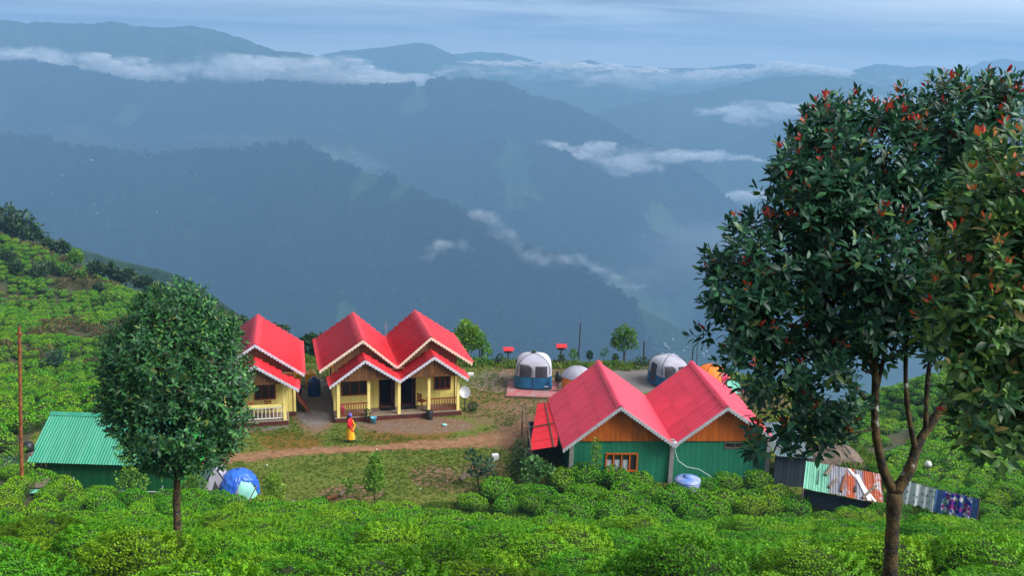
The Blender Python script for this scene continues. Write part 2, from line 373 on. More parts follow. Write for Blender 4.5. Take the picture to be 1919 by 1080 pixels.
def height(x, y):
    x = np.asarray(x, float); y = np.asarray(y, float); sh = x.shape; x = x.ravel(); y = y.ravel(); z = np.zeros(len(x))
    for i in range(0, len(x), 20000):
        a = x[i:i+20000]; b = y[i:i+20000]
        d = np.hypot(a[:, None]-ctrl[None, :, 0], b[:, None]-ctrl[None, :, 1])+1e-9
        z[i:i+20000] = (d*d*np.log(d))@_w[:-3]+_w[-3]+_w[-2]*a+_w[-1]*b
    sd_ = poly_sd(x, y, TERR); k = np.clip(sd_/2.6, 0, 1); k = k*k*(3-2*k)
    z = z*k+0*(1-k)
    z = z+k*(fbm(x/4.2, y/4.2, 3, 5)-.5)*.55+k*np.clip((np.abs(x)+y-70)/60, 0, 1)*(fbm(x/17, y/17, 3, 9)-.5)*5
    return z.reshape(sh)
def H1(x, y): return float(height(np.array([x]), np.array([y]))[0])
def ground_hit(px, py, t0=6, t1=260):
    ts = np.geomspace(t0, t1, 700); d = CZ+(px-959.5)/F*CX+(540-py)/F*CY
    p = C0[None]+ts[:, None]*d[None]; g = height(p[:, 0], p[:, 1]); w = np.where(p[:, 2] < g)[0]
    return p[w[0]] if len(w) else None
def nonuni(a, b, c0, c1, fine, coarse):
    L = [c0]
    s = fine
    while L[0] > a: s = min(s*1.08, coarse); L.insert(0, L[0]-s)
    L += list(np.arange(c0+fine, c1, fine)); s = fine
    while L[-1] < b: s = min(s*1.08, coarse); L.append(L[-1]+s)
    return np.array(L)
gx = nonuni(-230, 230, -45, 45, .7, 5); gy = nonuni(-25, 380, 4, 80, .7, 5)
X, Y = np.meshgrid(gx, gy); Z = height(X, Y)
hillm = mat('hillside_soil', (.025, .045, .012), (.06, .05, .018), .35, .95, .5, 5, lo=.4, hi=.62)
gr = link(bpy.data.objects.new('ground', grid_mesh('ground', X, Y, Z, hillm))); tag(gr, kind='structure')

# ------------------------------------------------------------------ mountains
def forest_mat(name, c1, c2, s):
    m, n, l, b, o = base_mat(name); b.inputs['Roughness'].default_value = 1; b.inputs['Specular IOR Level'].default_value = 0
    g = n.new('ShaderNodeNewGeometry'); mp = n.new('ShaderNodeMapping'); mp.inputs['Scale'].default_value = (s, s, s); l.new(g.outputs['Position'], mp.inputs['Vector'])
    a = n.new('ShaderNodeTexNoise'); a.inputs['Scale'].default_value = 1; a.inputs['Detail'].default_value = 9; a.inputs['Roughness'].default_value = .65; l.new(mp.outputs[0], a.inputs['Vector'])
    r = n.new('ShaderNodeValToRGB'); r.color_ramp.elements[0].position = .38; r.color_ramp.elements[1].position = .64; r.color_ramp.elements[0].color = (*c1, 1); r.color_ramp.elements[1].color = (*c2, 1)
    l.new(a.outputs['Fac'], r.inputs['Fac']); l.new(r.outputs[0], b.inputs['Base Color'])
    a2 = n.new('ShaderNodeTexNoise'); a2.inputs['Scale'].default_value = 12; a2.inputs['Detail'].default_value = 5; l.new(mp.outputs[0], a2.inputs['Vector'])
    bp = n.new('ShaderNodeBump'); bp.inputs['Strength'].default_value = .7; bp.inputs['Distance'].default_value = 14; l.new(a2.outputs['Fac'], bp.inputs['Height']); l.new(bp.outputs[0], b.inputs['Normal'])
    return m
M['forest'] = forest_mat('forest', (.016, .04, .012), (.045, .075, .022), .004)
RSPUR = None
def DD(D): return np.where(D > 2900, 2900+(D-2900)*.33, D)
def ridge(name, crest, width, drop, amp, lam, seed, rows=90, step=4, back=None, gexp=.85, jag=2.0):
    crest = np.array(crest, float); px = np.arange(crest[0, 0], crest[-1, 0]+.1, step)
    py = np.interp(px, crest[:, 0], crest[:, 1]); D = DD(np.interp(px, crest[:, 0], crest[:, 2]))
    if crest[0, 2] > 3300: width *= .5; lam *= .6; drop *= .6; amp *= .6
    kk = np.array([.1, .2, .4, .2, .1]); py = np.convolve(np.pad(py, 2, mode='edge'), kk, 'valid'); D = np.convolve(np.pad(D, 2, mode='edge'), kk, 'valid')
    py = py-(fbm(px/23, px*0, 4, seed)-.5)*7*jag*.5-(fbm(px/5, px*0, 3, seed+3)-.5)*1.6*jag
    s = np.r_[-np.linspace(1, .08, 8), np.linspace(0, 1, rows)**1.25]
    d = CZ[None]+((px-959.5)/F)[:, None]*CX[None]+((540-py)/F)[:, None]*CY[None]
    pc = C0[None]+D[:, None]*d
    hd = d[:, :2]/d[:, 1:2]
    S, Cc = np.meshgrid(s, np.arange(len(px)), indexing='ij')
    yy = pc[Cc, 1]-S*width
    xx = hd[Cc, 0]*yy
    a = np.abs(S)
    un = hd[Cc, 0]*D[Cc]/lam
    warp = fbm(un*.6+3, a*1.7+seed, 3, seed+11)*1.4
    rg = ridged(un+warp, a*1.2+seed*.37+warp*.4, 5, seed+5)
    zz = pc[Cc, 2]-drop*a**gexp-amp*np.minimum(1, a*3.2)**.9*(1-rg)*1.2+0*S
    zz -= amp*.3*np.minimum(1, a*6)*(1-ridged(xx/lam*2.3, yy/lam*2.3, 4, seed+21))
    o = link(bpy.data.objects.new(name, grid_mesh(name, xx, yy, zz, M['forest'])))
    tag(o, kind='structure'); return xx, yy, zz, s
RA = ridge('near_mountain', [(-260, 225, 2500), (-100, 240, 2450), (0, 252, 2400), (80, 262, 2380), (160, 281, 2350), (290, 292, 2350), (370, 286, 2350), (450, 287, 2330), (480, 279, 2300), (505, 271, 2300), (530, 276, 2290), (555, 270, 2280), (575, 275, 2270), (600, 291, 2260), (660, 318, 2230), (740, 335, 2200), (800, 370, 2150), (860, 392, 2100), (905, 425, 2080), (980, 462, 2050), (1050, 488, 2030), (1110, 520, 2000), (1180, 565, 1980), (1260, 610, 1950), (1330, 655, 1930), (1450, 740, 1900)], 950, 520, 240, 380, 3, rows=150, step=3)
ridge('lower_left_spur', [(-200, 380, 640), (0, 418, 640), (90, 444, 630), (160, 470, 620), (230, 490, 610), (300, 505, 600), (360, 528, 590), (400, 555, 580), (450, 592, 570), (500, 622, 560), (600, 668, 540), (700, 720, 520)], 160, 110, 26, 90, 52, rows=60, step=4, jag=.5)
RA2 = ridge('mountain_spur', [(780, 420, 2900), (870, 385, 2900), (930, 392, 2880), (960, 388, 2870), (1020, 396, 2850), (1080, 414, 2830), (1160, 442, 2800), (1220, 500, 2750), (1290, 560, 2700), (1380, 640, 2650)], 600, 380, 110, 330, 8, rows=100, step=3)
RB = ridge('middle_mountain', [(-300, 140, 4000), (-60, 128, 3950), (60, 125, 3900), (160, 142, 3880), (250, 162, 3850), (330, 166, 3820), (385, 160, 3800), (430, 168, 3800), (520, 161, 3800), (610, 168, 3780), (680, 170, 3760), (760, 165, 3750), (800, 160, 3740), (820, 156, 3730), (842, 160, 3720), (870, 157, 3710), (905, 162, 3700), (935, 161, 3700), (960, 172, 3680), (1000, 190, 3650), (1050, 203, 3620), (1100, 222, 3600), (1150, 248, 3560), (1185, 268, 3530), (1240, 290, 3500), (1300, 330, 3450), (1360, 380, 3400), (1460, 470, 3350)], 1300, 620, 190, 600, 12, rows=120, step=3)
RB2 = ridge('middle_spur', [(700, 330, 3050), (820, 300, 3050), (930, 262, 3050), (1000, 272, 3030), (1080, 300, 3000), (1160, 350, 2970), (1210, 395, 2950), (1300, 470, 2900), (1380, 540, 2850)], 600, 300, 90, 350, 15, rows=70, step=3)
RC = ridge('far_left_mountain', [(-300, 40, 5600), (-80, 28, 5500), (0, 35, 5500), (45, 43, 5450), (110, 41, 5400), (160, 45, 5350), (205, 40, 5300), (250, 47, 5300), (310, 52, 5300), (360, 47, 5250), (400, 56, 5250), (440, 65, 5200), (500, 88, 5200), (525, 98, 5150), (560, 98, 5150), (600, 105, 5100), (640, 120, 5100), (700, 140, 5050), (800, 175, 5000)], 1500, 620, 160, 700, 17, rows=70)
ridge('valley_mountain', [(930, 430, 4700), (1050, 455, 4500), (1200, 445, 4300), (1300, 415, 4200), (1400, 396, 4100), (1500, 388, 4050), (1650, 380, 4000), (2200, 360, 3900)], 700, 240, 90, 420, 22, rows=60)
ridge('far_valley_mountain', [(900, 155, 8200), (1000, 150, 8000), (1100, 152, 7800), (1200, 165, 7600), (1350, 190, 7400), (1450, 230, 7200)], 2200, 700, 200, 800, 27, rows=60)
ridge('right_mountain', [(1020, 240, 5600), (1080, 222, 5600), (1150, 200, 5600), (1230, 182, 5550), (1300, 175, 5500), (1380, 158, 5450), (1440, 144, 5400), (1500, 141, 5350), (1560, 143, 5300), (1620, 152, 5300), (1700, 178, 5250), (1800, 205, 5200), (2000, 250, 5100), (2200, 270, 5100)], 1700, 900, 200, 650, 31, rows=90, step=3)
ridge('right_far_mountain', [(1480, 170, 8500), (1560, 147, 8500), (1600, 128, 8500), (1640, 119, 8450), (1680, 123, 8400), (1740, 124, 8400), (1790, 131, 8350), (1850, 150, 8300), (2000, 170, 8300)], 1500, 500, 120, 700, 37, rows=50)
ridge('far_right_mountain', [(1700, 160, 10800), (1790, 135, 10800), (1840, 114, 10700), (1870, 110, 10700), (1930, 118, 10600), (2050, 112, 10600), (2200, 120, 10600)], 1500, 500, 120, 800, 41, rows=40)
ridge('distant_mountain', [(560, 115, 9000), (620, 97, 9000), (700, 90, 9000), (750, 84, 8900), (785, 80, 8800), (810, 84, 8800), (840, 98, 8700), (870, 112, 8600), (910, 124, 8600), (1000, 160, 8500)], 1500, 500, 100, 700, 43, rows=40, jag=1)
ridge('distant_peak', [(800, 120, 11500), (850, 101, 11500), (900, 97, 11500), (950, 100, 11500), (985, 108, 11400), (1030, 122, 11400), (1085, 115, 11400), (1110, 112, 11400), (1140, 122, 11400), (1250, 128, 11300), (1320, 127, 11300), (1390, 120, 11200), (1450, 121, 11200), (1520, 130, 11200), (1600, 135, 11200)], 1500, 400, 80, 900, 47, rows=40, jag=1)
xx, yy = np.meshgrid(np.linspace(-5000, 5000, 90), np.r_[np.linspace(300, 3000, 40), np.linspace(3080, 6600, 40)])
zz = -960+220*fbm(xx/700, yy/700, 4, 77)+np.clip((1200-yy)/900, 0, 1)*500
vf = link(bpy.data.objects.new('valley_floor', grid_mesh('valley_floor', xx, yy, zz, M['forest']))); tag(vf, kind='structure')

# ------------------------------------------------------------------ instance scatter (geometry nodes, only for stuff)
def source_collection(name, meshes):
    c = bpy.data.collections.new(name)
    for i, me in enumerate(meshes): c.objects.link(bpy.data.objects.new('%s_%d' % (name, i), me))
    return c
def scatter(name, pts, scl, rz, coll, label=None, parent=None, seed=0):
    me = bpy.data.meshes.new(name); me.vertices.add(len(pts)); me.vertices.foreach_set('co', np.asarray(pts, np.float32).ravel())
    a = me.attributes.new('scl', 'FLOAT_VECTOR', 'POINT'); s = np.asarray(scl, np.float32); s = s if s.ndim == 2 else np.c_[s, s, s]; a.data.foreach_set('vector', s.astype(np.float32).ravel())
    a = me.attributes.new('rot', 'FLOAT_VECTOR', 'POINT'); r = np.zeros((len(pts), 3), np.float32); r[:, 2] = rz; a.data.foreach_set('vector', r.ravel())
    o = link(bpy.data.objects.new(name, me), parent); o['kind'] = 'stuff'
    if label: o['label'] = label
    g = bpy.data.node_groups.new(name+'_scatter', 'GeometryNodeTree')
    g.interface.new_socket('Geometry', in_out='INPUT', socket_type='NodeSocketGeometry'); g.interface.new_socket('Geometry', in_out='OUTPUT', socket_type='NodeSocketGeometry')
    n, l = g.nodes, g.links
    gi = n.new('NodeGroupInput'); go = n.new('NodeGroupOutput'); ip = n.new('GeometryNodeInstanceOnPoints'); ci = n.new('GeometryNodeCollectionInfo')
    ci.inputs['Collection'].default_value = coll; ci.inputs['Separate Children'].default_value = True; ci.inputs['Reset Children'].default_value = True
    ip.inputs['Pick Instance'].default_value = True
    a1 = n.new('GeometryNodeInputNamedAttribute'); a1.data_type = 'FLOAT_VECTOR'; a1.inputs['Name'].default_value = 'scl'
    a2 = n.new('GeometryNodeInputNamedAttribute'); a2.data_type = 'FLOAT_VECTOR'; a2.inputs['Name'].default_value = 'rot'
    l.new(gi.outputs[0], ip.inputs['Points']); l.new(ci.outputs[0], ip.inputs['Instance']); l.new(a1.outputs[0], ip.inputs['Scale']); l.new(a2.outputs[0], ip.inputs['Rotation']); l.new(ip.outputs[0], go.inputs[0])
    md = o.modifiers.new('scatter', 'NODES'); md.node_group = g
    return o

# ------------------------------------------------------------------ leaves
LTMP = np.array([(0, 0, 0), (-.2, .3, .035), (0, .33, -.02), (.2, .3, .035), (-.19, .66, .02), (0, .68, -.04), (.19, .66, .02), (0, 1.05, -.16)])
LFQ = np.array([(0, 2, 1, 1), (0, 3, 2, 2), (1, 2, 5, 4), (2, 3, 6, 5), (4, 5, 7, 7), (5, 6, 7, 7)])
QT = np.array([(0, 0, 0), (.36, .5, .05), (0, 1, 0), (-.36, .5, .05)]); QF = np.array([(0, 1, 2, 3)])
def frames(d, up, rng, roll=.5):
    """frames with Y along d, Z near up"""
    d = d/np.linalg.norm(d, axis=1, keepdims=True)
    z = up+rng.normal(0, roll, d.shape); z -= d*(z*d).sum(1, keepdims=True); z /= np.linalg.norm(z, axis=1, keepdims=True)+1e-9
    x = np.cross(d, z); return np.stack([x, d, z], 2)      # columns
def leaf_cloud(name, pos, Fm, size, col, m, tmpl='full'):
    T, Q = (LTMP, LFQ) if tmpl == 'full' else (QT, QF)
    n = len(pos); k = len(T)
    V = pos[:, None]+np.einsum('nij,kj->nki', Fm, T)*size[:, None, None]
    V = V.reshape(-1, 3); cc = np.repeat(col, k, 0)
    if tmpl == 'full':
        tris = np.array([(0, 2, 1), (0, 3, 2), (1, 2, 5), (1, 5, 4), (2, 3, 6), (2, 6, 5), (4, 5, 7), (5, 6, 7)])
        Fq = (np.arange(n)[:, None, None]*k+tris[None]).reshape(-1, 3)
        return np_mesh(name, V, Fq, m, True, cc, 3)
    Fq = (np.arange(n)[:, None, None]*k+Q[None]).reshape(-1, 4)
    return np_mesh(name, V, Fq, m, False, cc, 4)
def pick(rng, n, pal, jit=.18):
    w = np.array([p[1] for p in pal], float); w /= w.sum(); i = rng.choice(len(pal), n, p=w)
    c = np.array([p[0] for p in pal])[i]; return np.clip(c*(1+rng.normal(0, jit, (n, 1))), 0, 1)

# ------------------------------------------------------------------ tea bushes
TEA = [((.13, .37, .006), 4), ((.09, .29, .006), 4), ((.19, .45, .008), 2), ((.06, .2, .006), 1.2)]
TEA_OLD_SHADE = [((.02, .085, .006), 4), ((.04, .13, .008), 3), ((.05, .06, .01), .6)]
def tea_mesh(name, n, ls, seed, wild=.10):
    rng = np.random.default_rng(seed)
    a = rng.uniform(0, 2*np.pi, n); q = rng.uniform(0, 1, n)**.62           # q: 0 centre of top, 1 skirt
    ph = rng.uniform(0, 6.28, 6)
    rr = .62*(1+.09*np.sin(2*a+ph[0])+.07*np.sin(3*a+ph[1])+.05*np.sin(5*a+ph[2]))
    th = q*1.65
    x = np.cos(a)*rr*np.sin(th)**.72; y = np.sin(a)*rr*np.sin(th)**.72; zt = np.sign(np.cos(th))*np.abs(np.cos(th))**.75
    lump = .05*np.sin(7*x+ph[3])*np.cos(6*y+ph[4])+.03*np.sin(15*x+ph[5])*np.sin(13*y)
    z = .26+.54*zt+lump*.9
    nrm = np.stack([np.cos(a)*np.sin(th), np.sin(a)*np.sin(th), np.cos(th)+.25], 1)
    pos = np.stack([x, y, z], 1)*(1+rng.normal(0, .02, (n, 1)))-np.array([0, 0, .04])*rng.uniform(0, 1, (n, 1))
    d = nrm*.3+np.stack([np.cos(a*3+q*40), np.sin(a*3+q*40), .2+0*a], 1)*.8+rng.normal(0, .3, (n, 3))
    Fm = frames(d, nrm, rng, .28)
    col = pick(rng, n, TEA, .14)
    # young leaves on top, old on flanks, with the mounds' shading coloured in
    flush_lit = np.clip((nrm[:, 2]-.38)*1.9+rng.normal(0, .16, n), 0, 1)[:, None]
    col = pick(rng, n, TEA_OLD_SHADE, .15)*(1-flush_lit)+col*flush_lit
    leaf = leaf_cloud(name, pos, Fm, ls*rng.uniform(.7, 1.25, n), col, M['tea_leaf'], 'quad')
    # the dark twiggy body under the leaves
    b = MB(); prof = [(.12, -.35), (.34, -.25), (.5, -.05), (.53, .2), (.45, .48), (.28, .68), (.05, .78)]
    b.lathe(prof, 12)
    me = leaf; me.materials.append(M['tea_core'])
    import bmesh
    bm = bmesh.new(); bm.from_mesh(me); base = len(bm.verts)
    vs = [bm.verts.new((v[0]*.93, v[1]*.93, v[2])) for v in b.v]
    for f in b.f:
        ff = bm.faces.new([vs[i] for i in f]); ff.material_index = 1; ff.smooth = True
    bm.to_mesh(me); bm.free(); return me
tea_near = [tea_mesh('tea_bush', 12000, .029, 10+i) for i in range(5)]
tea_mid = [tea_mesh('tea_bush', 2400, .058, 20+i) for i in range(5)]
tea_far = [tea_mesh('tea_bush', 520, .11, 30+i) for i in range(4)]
# ------------------------------------------------------------------ where tea grows
rng = np.random.default_rng(4)
def rows(x0, x1, y0, y1, sx, sy, jx, jy, amp=1.2, lam=9.0):
    xs = np.arange(x0, x1, sx); ys = np.arange(y0, y1, sy); A, B = np.meshgrid(xs, ys)
    A = A+(np.arange(len(ys))[:, None] % 2)*sx*.5
    A = A+rng.normal(0, jx, A.shape); B = B+rng.normal(0, jy, B.shape)+amp*np.sin(A/lam)+.5*amp*np.sin(A/lam*2.3+B/13)
    return A.ravel(), B.ravel()
def px_poly(pts, z=0): return np.array([G(a, b, z)[:2] for a, b in pts])
LODGE_PATCH = np.array([(-2.2, 41.8), (-1.6, 44.6), (2.2, 45.6), (2.8, 46.2), (16, 46.4), (19, 47.2), (19.5, 45), (13, 41.6), (4, 41.2)])
keep_out = [np.array([(-26.3, 42.7), (-26.5, 50), (-15.5, 50), (-15.2, 42.7)]), np.array([(14.2, 43.7), (14.4, 46.5), (18.8, 46.5), (18.4, 42.8)]), np.array([(16.6, 38.9), (17.2, 41), (20.8, 39.8), (20.6, 37.6)])]
def tea_ok(x, y):
    t = poly_sd(x, y, TERR); lp = poly_sd(x, y, LODGE_PATCH)
    ok = (t > .35) | (lp < -.1)
    for k in keep_out: ok &= poly_sd(x, y, k) > .2
    return ok
def in_view(x, y, z, m=120):
    px, py, d = project(np.c_[x, y, z]); return (px > -m) & (px < 1919+m) & (py < 1080+m*2.2) & (py > 100) & (d > 3)
bx, by = [], []
a, b = rows(-32, 40, 7, 47.5, 1.36, 1.34, .2, .14); bx.append(a); by.append(b)
X1 = np.concatenate(bx); Y1 = np.concatenate(by); Z1 = height(X1, Y1)
k = tea_ok(X1, Y1) & in_view(X1, Y1, Z1); X1, Y1, Z1 = X1[k], Y1[k], Z1[k]
# gaps: the bare path at the foot of the slope, trunks
gap = px_poly([(800, 958), (850, 990), (900, 1002), (1010, 1000), (1010, 955), (900, 960), (830, 945)], .6)
LT_BASE = P(334, 1046, 20.0); RT_BASE = np.array(P(1665, 1230, 9.0)); RT_BASE[2] = H1(RT_BASE[0], RT_BASE[1])
k = (poly_sd(X1, Y1, gap) > .4) & (np.hypot(X1-LT_BASE[0], Y1-LT_BASE[1]) > .75) & (np.hypot(X1-LT_BASE[0]*.95, Y1-LT_BASE[1]*.95) > .8) & (np.hypot(X1-RT_BASE[0], Y1-RT_BASE[1]) > .7)
X1, Y1, Z1 = X1[k], Y1[k], Z1[k]
_, pyy, dd = project(np.c_[X1, Y1, Z1+.5]); pxx, _, _ = project(np.c_[X1, Y1, Z1+.5])
# far fields
a, b = rows(-125, -18, 47, 215, 1.4, 1.35, .2, .14, 2.0, 14); XL, YL = a, b
k = (XL < -19.5) & ~((YL < 47.5) & (XL > -32)); XL, YL = XL[k], YL[k]
a, b = rows(10, 90, 47, 150, 1.35, 1.4, .14, .12, 2.0, 12); XR, YR = a, b
k = (XR > 18.5); XR, YR = XR[k], YR[k]
XF = np.r_[XL, XR]; YF = np.r_[YL, YR]; ZF = height(XF, YF)
k = tea_ok(XF, YF) & in_view(XF, YF, ZF, 60); XF, YF, ZF = XF[k], YF[k], ZF[k]
# brown bare gullies and scrub on the left hillside, the footpath on the right one
gul = fbm(XF/11+5, YF/16, 3, 61)
bare = (XF < -20) & (YF > 90) & (gul > .56)
fp = px_poly([(0, 0), (1, 0), (1, 1)])
pathpts = [ground_hit(*q) for q in [(1905, 760), (1800, 772), (1720, 800), (1650, 845), (1590, 872), (1560, 880)]]
pathpts = [q for q in pathpts if q is not None]
dpth = np.full(len(XF), 1e9)
for i in range(len(pathpts)-1):
    A, B = pathpts[i][:2], pathpts[i+1][:2]; e_ = B-A; tt = np.clip(((XF-A[0])*e_[0]+(YF-A[1])*e_[1])/(e_@e_+1e-9), 0, 1)
    dpth = np.minimum(dpth, np.hypot(XF-A[0]-tt*e_[0], YF-A[1]-tt*e_[1]))
k = ~bare & (dpth > .75); BX, BY, BZ = XF[bare], YF[bare], ZF[bare]
XF, YF, ZF = XF[k], YF[k], ZF[k]
# the 300 that show largest: individual bushes
vis = (pxx > -70) & (pxx < 1990) & (pyy < 1165)
vis &= dd > 8.2; dd = np.where(dd > 8.2, dd, 1e9); order = np.argsort(np.where(vis, dd, 1e9)); near_i = order[:300]; rest = order[300:]; rest = rest[dd[rest] < 1e8]
def slope_rot(x, y):
    e_ = .6; gx_ = (height(x+e_, y)-height(x-e_, y))/(2*e_); gy_ = (height(x, y+e_)-height(x, y-e_))/(2*e_); return gx_, gy_
gx1, gy1 = slope_rot(X1, Y1)
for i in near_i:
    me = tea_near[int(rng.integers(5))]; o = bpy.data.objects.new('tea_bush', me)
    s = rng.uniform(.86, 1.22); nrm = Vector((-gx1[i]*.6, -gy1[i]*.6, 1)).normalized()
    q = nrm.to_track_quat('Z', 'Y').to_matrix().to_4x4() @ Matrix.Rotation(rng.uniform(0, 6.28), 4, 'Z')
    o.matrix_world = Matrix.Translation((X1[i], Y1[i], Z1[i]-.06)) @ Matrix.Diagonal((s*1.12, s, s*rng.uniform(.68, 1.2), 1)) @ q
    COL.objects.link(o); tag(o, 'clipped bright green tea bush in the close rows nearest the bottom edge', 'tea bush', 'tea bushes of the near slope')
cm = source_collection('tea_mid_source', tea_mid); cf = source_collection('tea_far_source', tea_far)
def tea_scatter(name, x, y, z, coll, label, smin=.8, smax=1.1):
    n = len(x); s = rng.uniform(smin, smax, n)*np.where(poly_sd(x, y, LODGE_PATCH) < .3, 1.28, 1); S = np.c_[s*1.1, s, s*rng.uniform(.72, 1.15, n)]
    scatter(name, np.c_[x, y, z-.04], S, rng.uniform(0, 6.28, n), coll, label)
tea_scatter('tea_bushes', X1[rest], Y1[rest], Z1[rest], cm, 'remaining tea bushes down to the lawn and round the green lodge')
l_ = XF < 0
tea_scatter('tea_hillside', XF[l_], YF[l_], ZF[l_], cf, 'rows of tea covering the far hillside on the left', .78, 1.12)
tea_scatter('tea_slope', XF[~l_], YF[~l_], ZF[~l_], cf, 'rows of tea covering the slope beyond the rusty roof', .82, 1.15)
# dry scrub in the gullies
def clump_mesh(name, n, rad, hgt, ls, pal, seed, m, flat=.8):
    r_ = np.random.default_rng(seed); v = r_.normal(0, 1, (n, 3)); v /= np.linalg.norm(v, axis=1, keepdims=True)
    rr = r_.uniform(.5, 1, n)**.4; bump = 1+.25*np.sin(v[:, 0]*5+seed)*np.cos(v[:, 1]*4+v[:, 2]*5)
    pos = v*(rr*bump)[:, None]*np.array([rad, rad, hgt/2])+np.array([0, 0, hgt*.5])
    return leaf_cloud(name, pos, frames(v+r_.normal(0, .6, v.shape), v, r_, .6), ls*r_.uniform(.6, 1.3, n), pick(r_, n, pal, .25), m, 'quad')
SCR = [((.16, .09, .025), 3), ((.1, .09, .02), 2), ((.05, .09, .02), 3)]
scr = source_collection('scrub_source', [clump_mesh('scrub', 260, .8, .9, .2, SCR, 70+i, M['shrub_leaf']) for i in range(3)])
if len(BX):
    kk = rng.uniform(0, 1, len(BX)) < .6
    scatter('scrub', np.c_[BX[kk], BY[kk], BZ[kk]], rng.uniform(.5, 1.3, kk.sum()), rng.uniform(0, 6, kk.sum()), scr, 'dry brown scrub between the tea on the far hillside')

# ------------------------------------------------------------------ forests on the mountains (far woods, one mass each)
FARP = [((.02, .045, .014), 3), ((.04, .075, .02), 2), ((.014, .03, .012), 2)]
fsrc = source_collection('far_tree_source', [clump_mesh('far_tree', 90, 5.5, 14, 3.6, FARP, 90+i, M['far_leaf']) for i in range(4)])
def forest(name, RR, n, smin, smax, label, bias=1.0):
    xx, yy, zz, s = RR; r_ = np.random.default_rng(len(name)); nr, nc = xx.shape
    i = 8+((nr-10)*r_.uniform(0, 1, n)**bias); j = r_.uniform(0, nc-1.01, n); i0 = i.astype(int); j0 = j.astype(int); fi = i-i0; fj = j-j0
    def bil(a): return (a[i0, j0]*(1-fi)*(1-fj)+a[i0+1, j0]*fi*(1-fj)+a[i0, j0+1]*(1-fi)*fj+a[i0+1, j0+1]*fi*fj)
    x, y, z = bil(xx), bil(yy), bil(zz); k = fbm(x/160, y/160, 3, 5) > .33
    x, y, z = x[k], y[k], z[k]
    scatter(name, np.c_[x, y, z-2], r_.uniform(smin, smax, len(x)), r_.uniform(0, 6, len(x)), fsrc, label)
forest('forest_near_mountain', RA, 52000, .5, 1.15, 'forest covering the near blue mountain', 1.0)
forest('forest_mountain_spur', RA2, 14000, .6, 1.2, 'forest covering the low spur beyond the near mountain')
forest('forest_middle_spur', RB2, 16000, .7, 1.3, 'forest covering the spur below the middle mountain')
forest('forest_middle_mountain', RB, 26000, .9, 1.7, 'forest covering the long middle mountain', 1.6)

# ------------------------------------------------------------------ hamlets on the near mountain
xx, yy, zz, s_ = RA; r_ = np.random.default_rng(3)
hm = MB(); hm.box((0, 0, 1.6), (6, 5, 3.2)); hmw = hm.mesh('wall', M['white'])
hr = MB().prism([(-3.4, 3.2), (3.4, 3.2), (0, 4.9)], -3, 3).mesh('roof', M['tin_grey'])
cl = [(150, 320, 60, 24), (300, 335, 80, 30), (400, 320, 60, 25), (60, 370, 40, 15), (240, 385, 80, 25), (260, 300, 90, 10), (1240, 655, 45, 22), (1290, 665, 40, 12)]
cnt = 0
px_, py_, _d = project(np.c_[xx.ravel(), yy.ravel(), zz.ravel()])
for cx, cy, rx, ry in cl:
    kk = np.where((np.abs(px_-cx) < rx) & (np.abs(py_-cy) < ry))[0]
    if len(kk) == 0: continue
    for q in r_.choice(kk, min(7 if rx > 50 else 10, len(kk)), replace=False):
        h = empty('far_house', (xx.ravel()[q]+r_.uniform(-8, 8), yy.ravel()[q], zz.ravel()[q]+3), r_.uniform(0, 3), 'tiny pale house among the trees on the near blue mountainside', 'house', 'far houses on the mountainside')
        s0 = r_.uniform(.35, .8); h.scale = (s0, s0, s0)
        place('wall', hmw, h); place('roof', hr, h); cnt += 1

# river gleaming on the valley floor
def valley_pt(px, py, z=-640): return G(px, py, z)
rp = [(1262, 512), (1240, 522), (1225, 535), (1212, 548), (1218, 556), (1235, 562), (1242, 574)]
wm = mat('river_water', (.5, .52, .52), (.62, .62, .6), .02, .35)

# ------------------------------------------------------------------ clouds lying in the valleys
def cloud_mat(name, dens, scale):
    m, n, l, b, o = base_mat(name); n.remove(b)
    df = n.new('ShaderNodeBsdfDiffuse'); df.inputs['Color'].default_value = (.93, .94, .95, 1)
    tl = n.new('ShaderNodeBsdfTranslucent'); tl.inputs['Color'].default_value = (.93, .94, .95, 1)
    ms = n.new('ShaderNodeMixShader'); ms.inputs[0].default_value = .5; l.new(df.outputs[0], ms.inputs[1]); l.new(tl.outputs[0], ms.inputs[2])
    lw = n.new('ShaderNodeLayerWeight'); lw.inputs['Blend'].default_value = .5
    inv = n.new('ShaderNodeMath'); inv.operation = 'SUBTRACT'; inv.inputs[0].default_value = 1; l.new(lw.outputs['Facing'], inv.inputs[1])
    pw = n.new('ShaderNodeMath'); pw.operation = 'POWER'; pw.inputs[1].default_value = 2.2; l.new(inv.outputs[0], pw.inputs[0])
    g = n.new('ShaderNodeNewGeometry'); nz = n.new('ShaderNodeTexNoise'); nz.inputs['Scale'].default_value = scale; nz.inputs['Detail'].default_value = 5; l.new(g.outputs['Position'], nz.inputs['Vector'])
    mr = n.new('ShaderNodeMapRange'); mr.inputs['From Min'].default_value = .38; mr.inputs['From Max'].default_value = .62; l.new(nz.outputs['Fac'], mr.inputs['Value'])
    mu = n.new('ShaderNodeMath'); mu.operation = 'MULTIPLY'; l.new(pw.outputs[0], mu.inputs[0]); l.new(mr.outputs[0], mu.inputs[1])
    m2 = n.new('ShaderNodeMath'); m2.operation = 'MULTIPLY'; l.new(mu.outputs[0], m2.inputs[0]); m2.inputs[1].default_value = dens
    tp = n.new('ShaderNodeBsdfTransparent'); mm = n.new('ShaderNodeMixShader'); l.new(m2.outputs[0], mm.inputs[0]); l.new(tp.outputs[0], mm.inputs[1]); l.new(ms.outputs[0], mm.inputs[2])
    l.new(mm.outputs[0], o.inputs['Surface']); return m
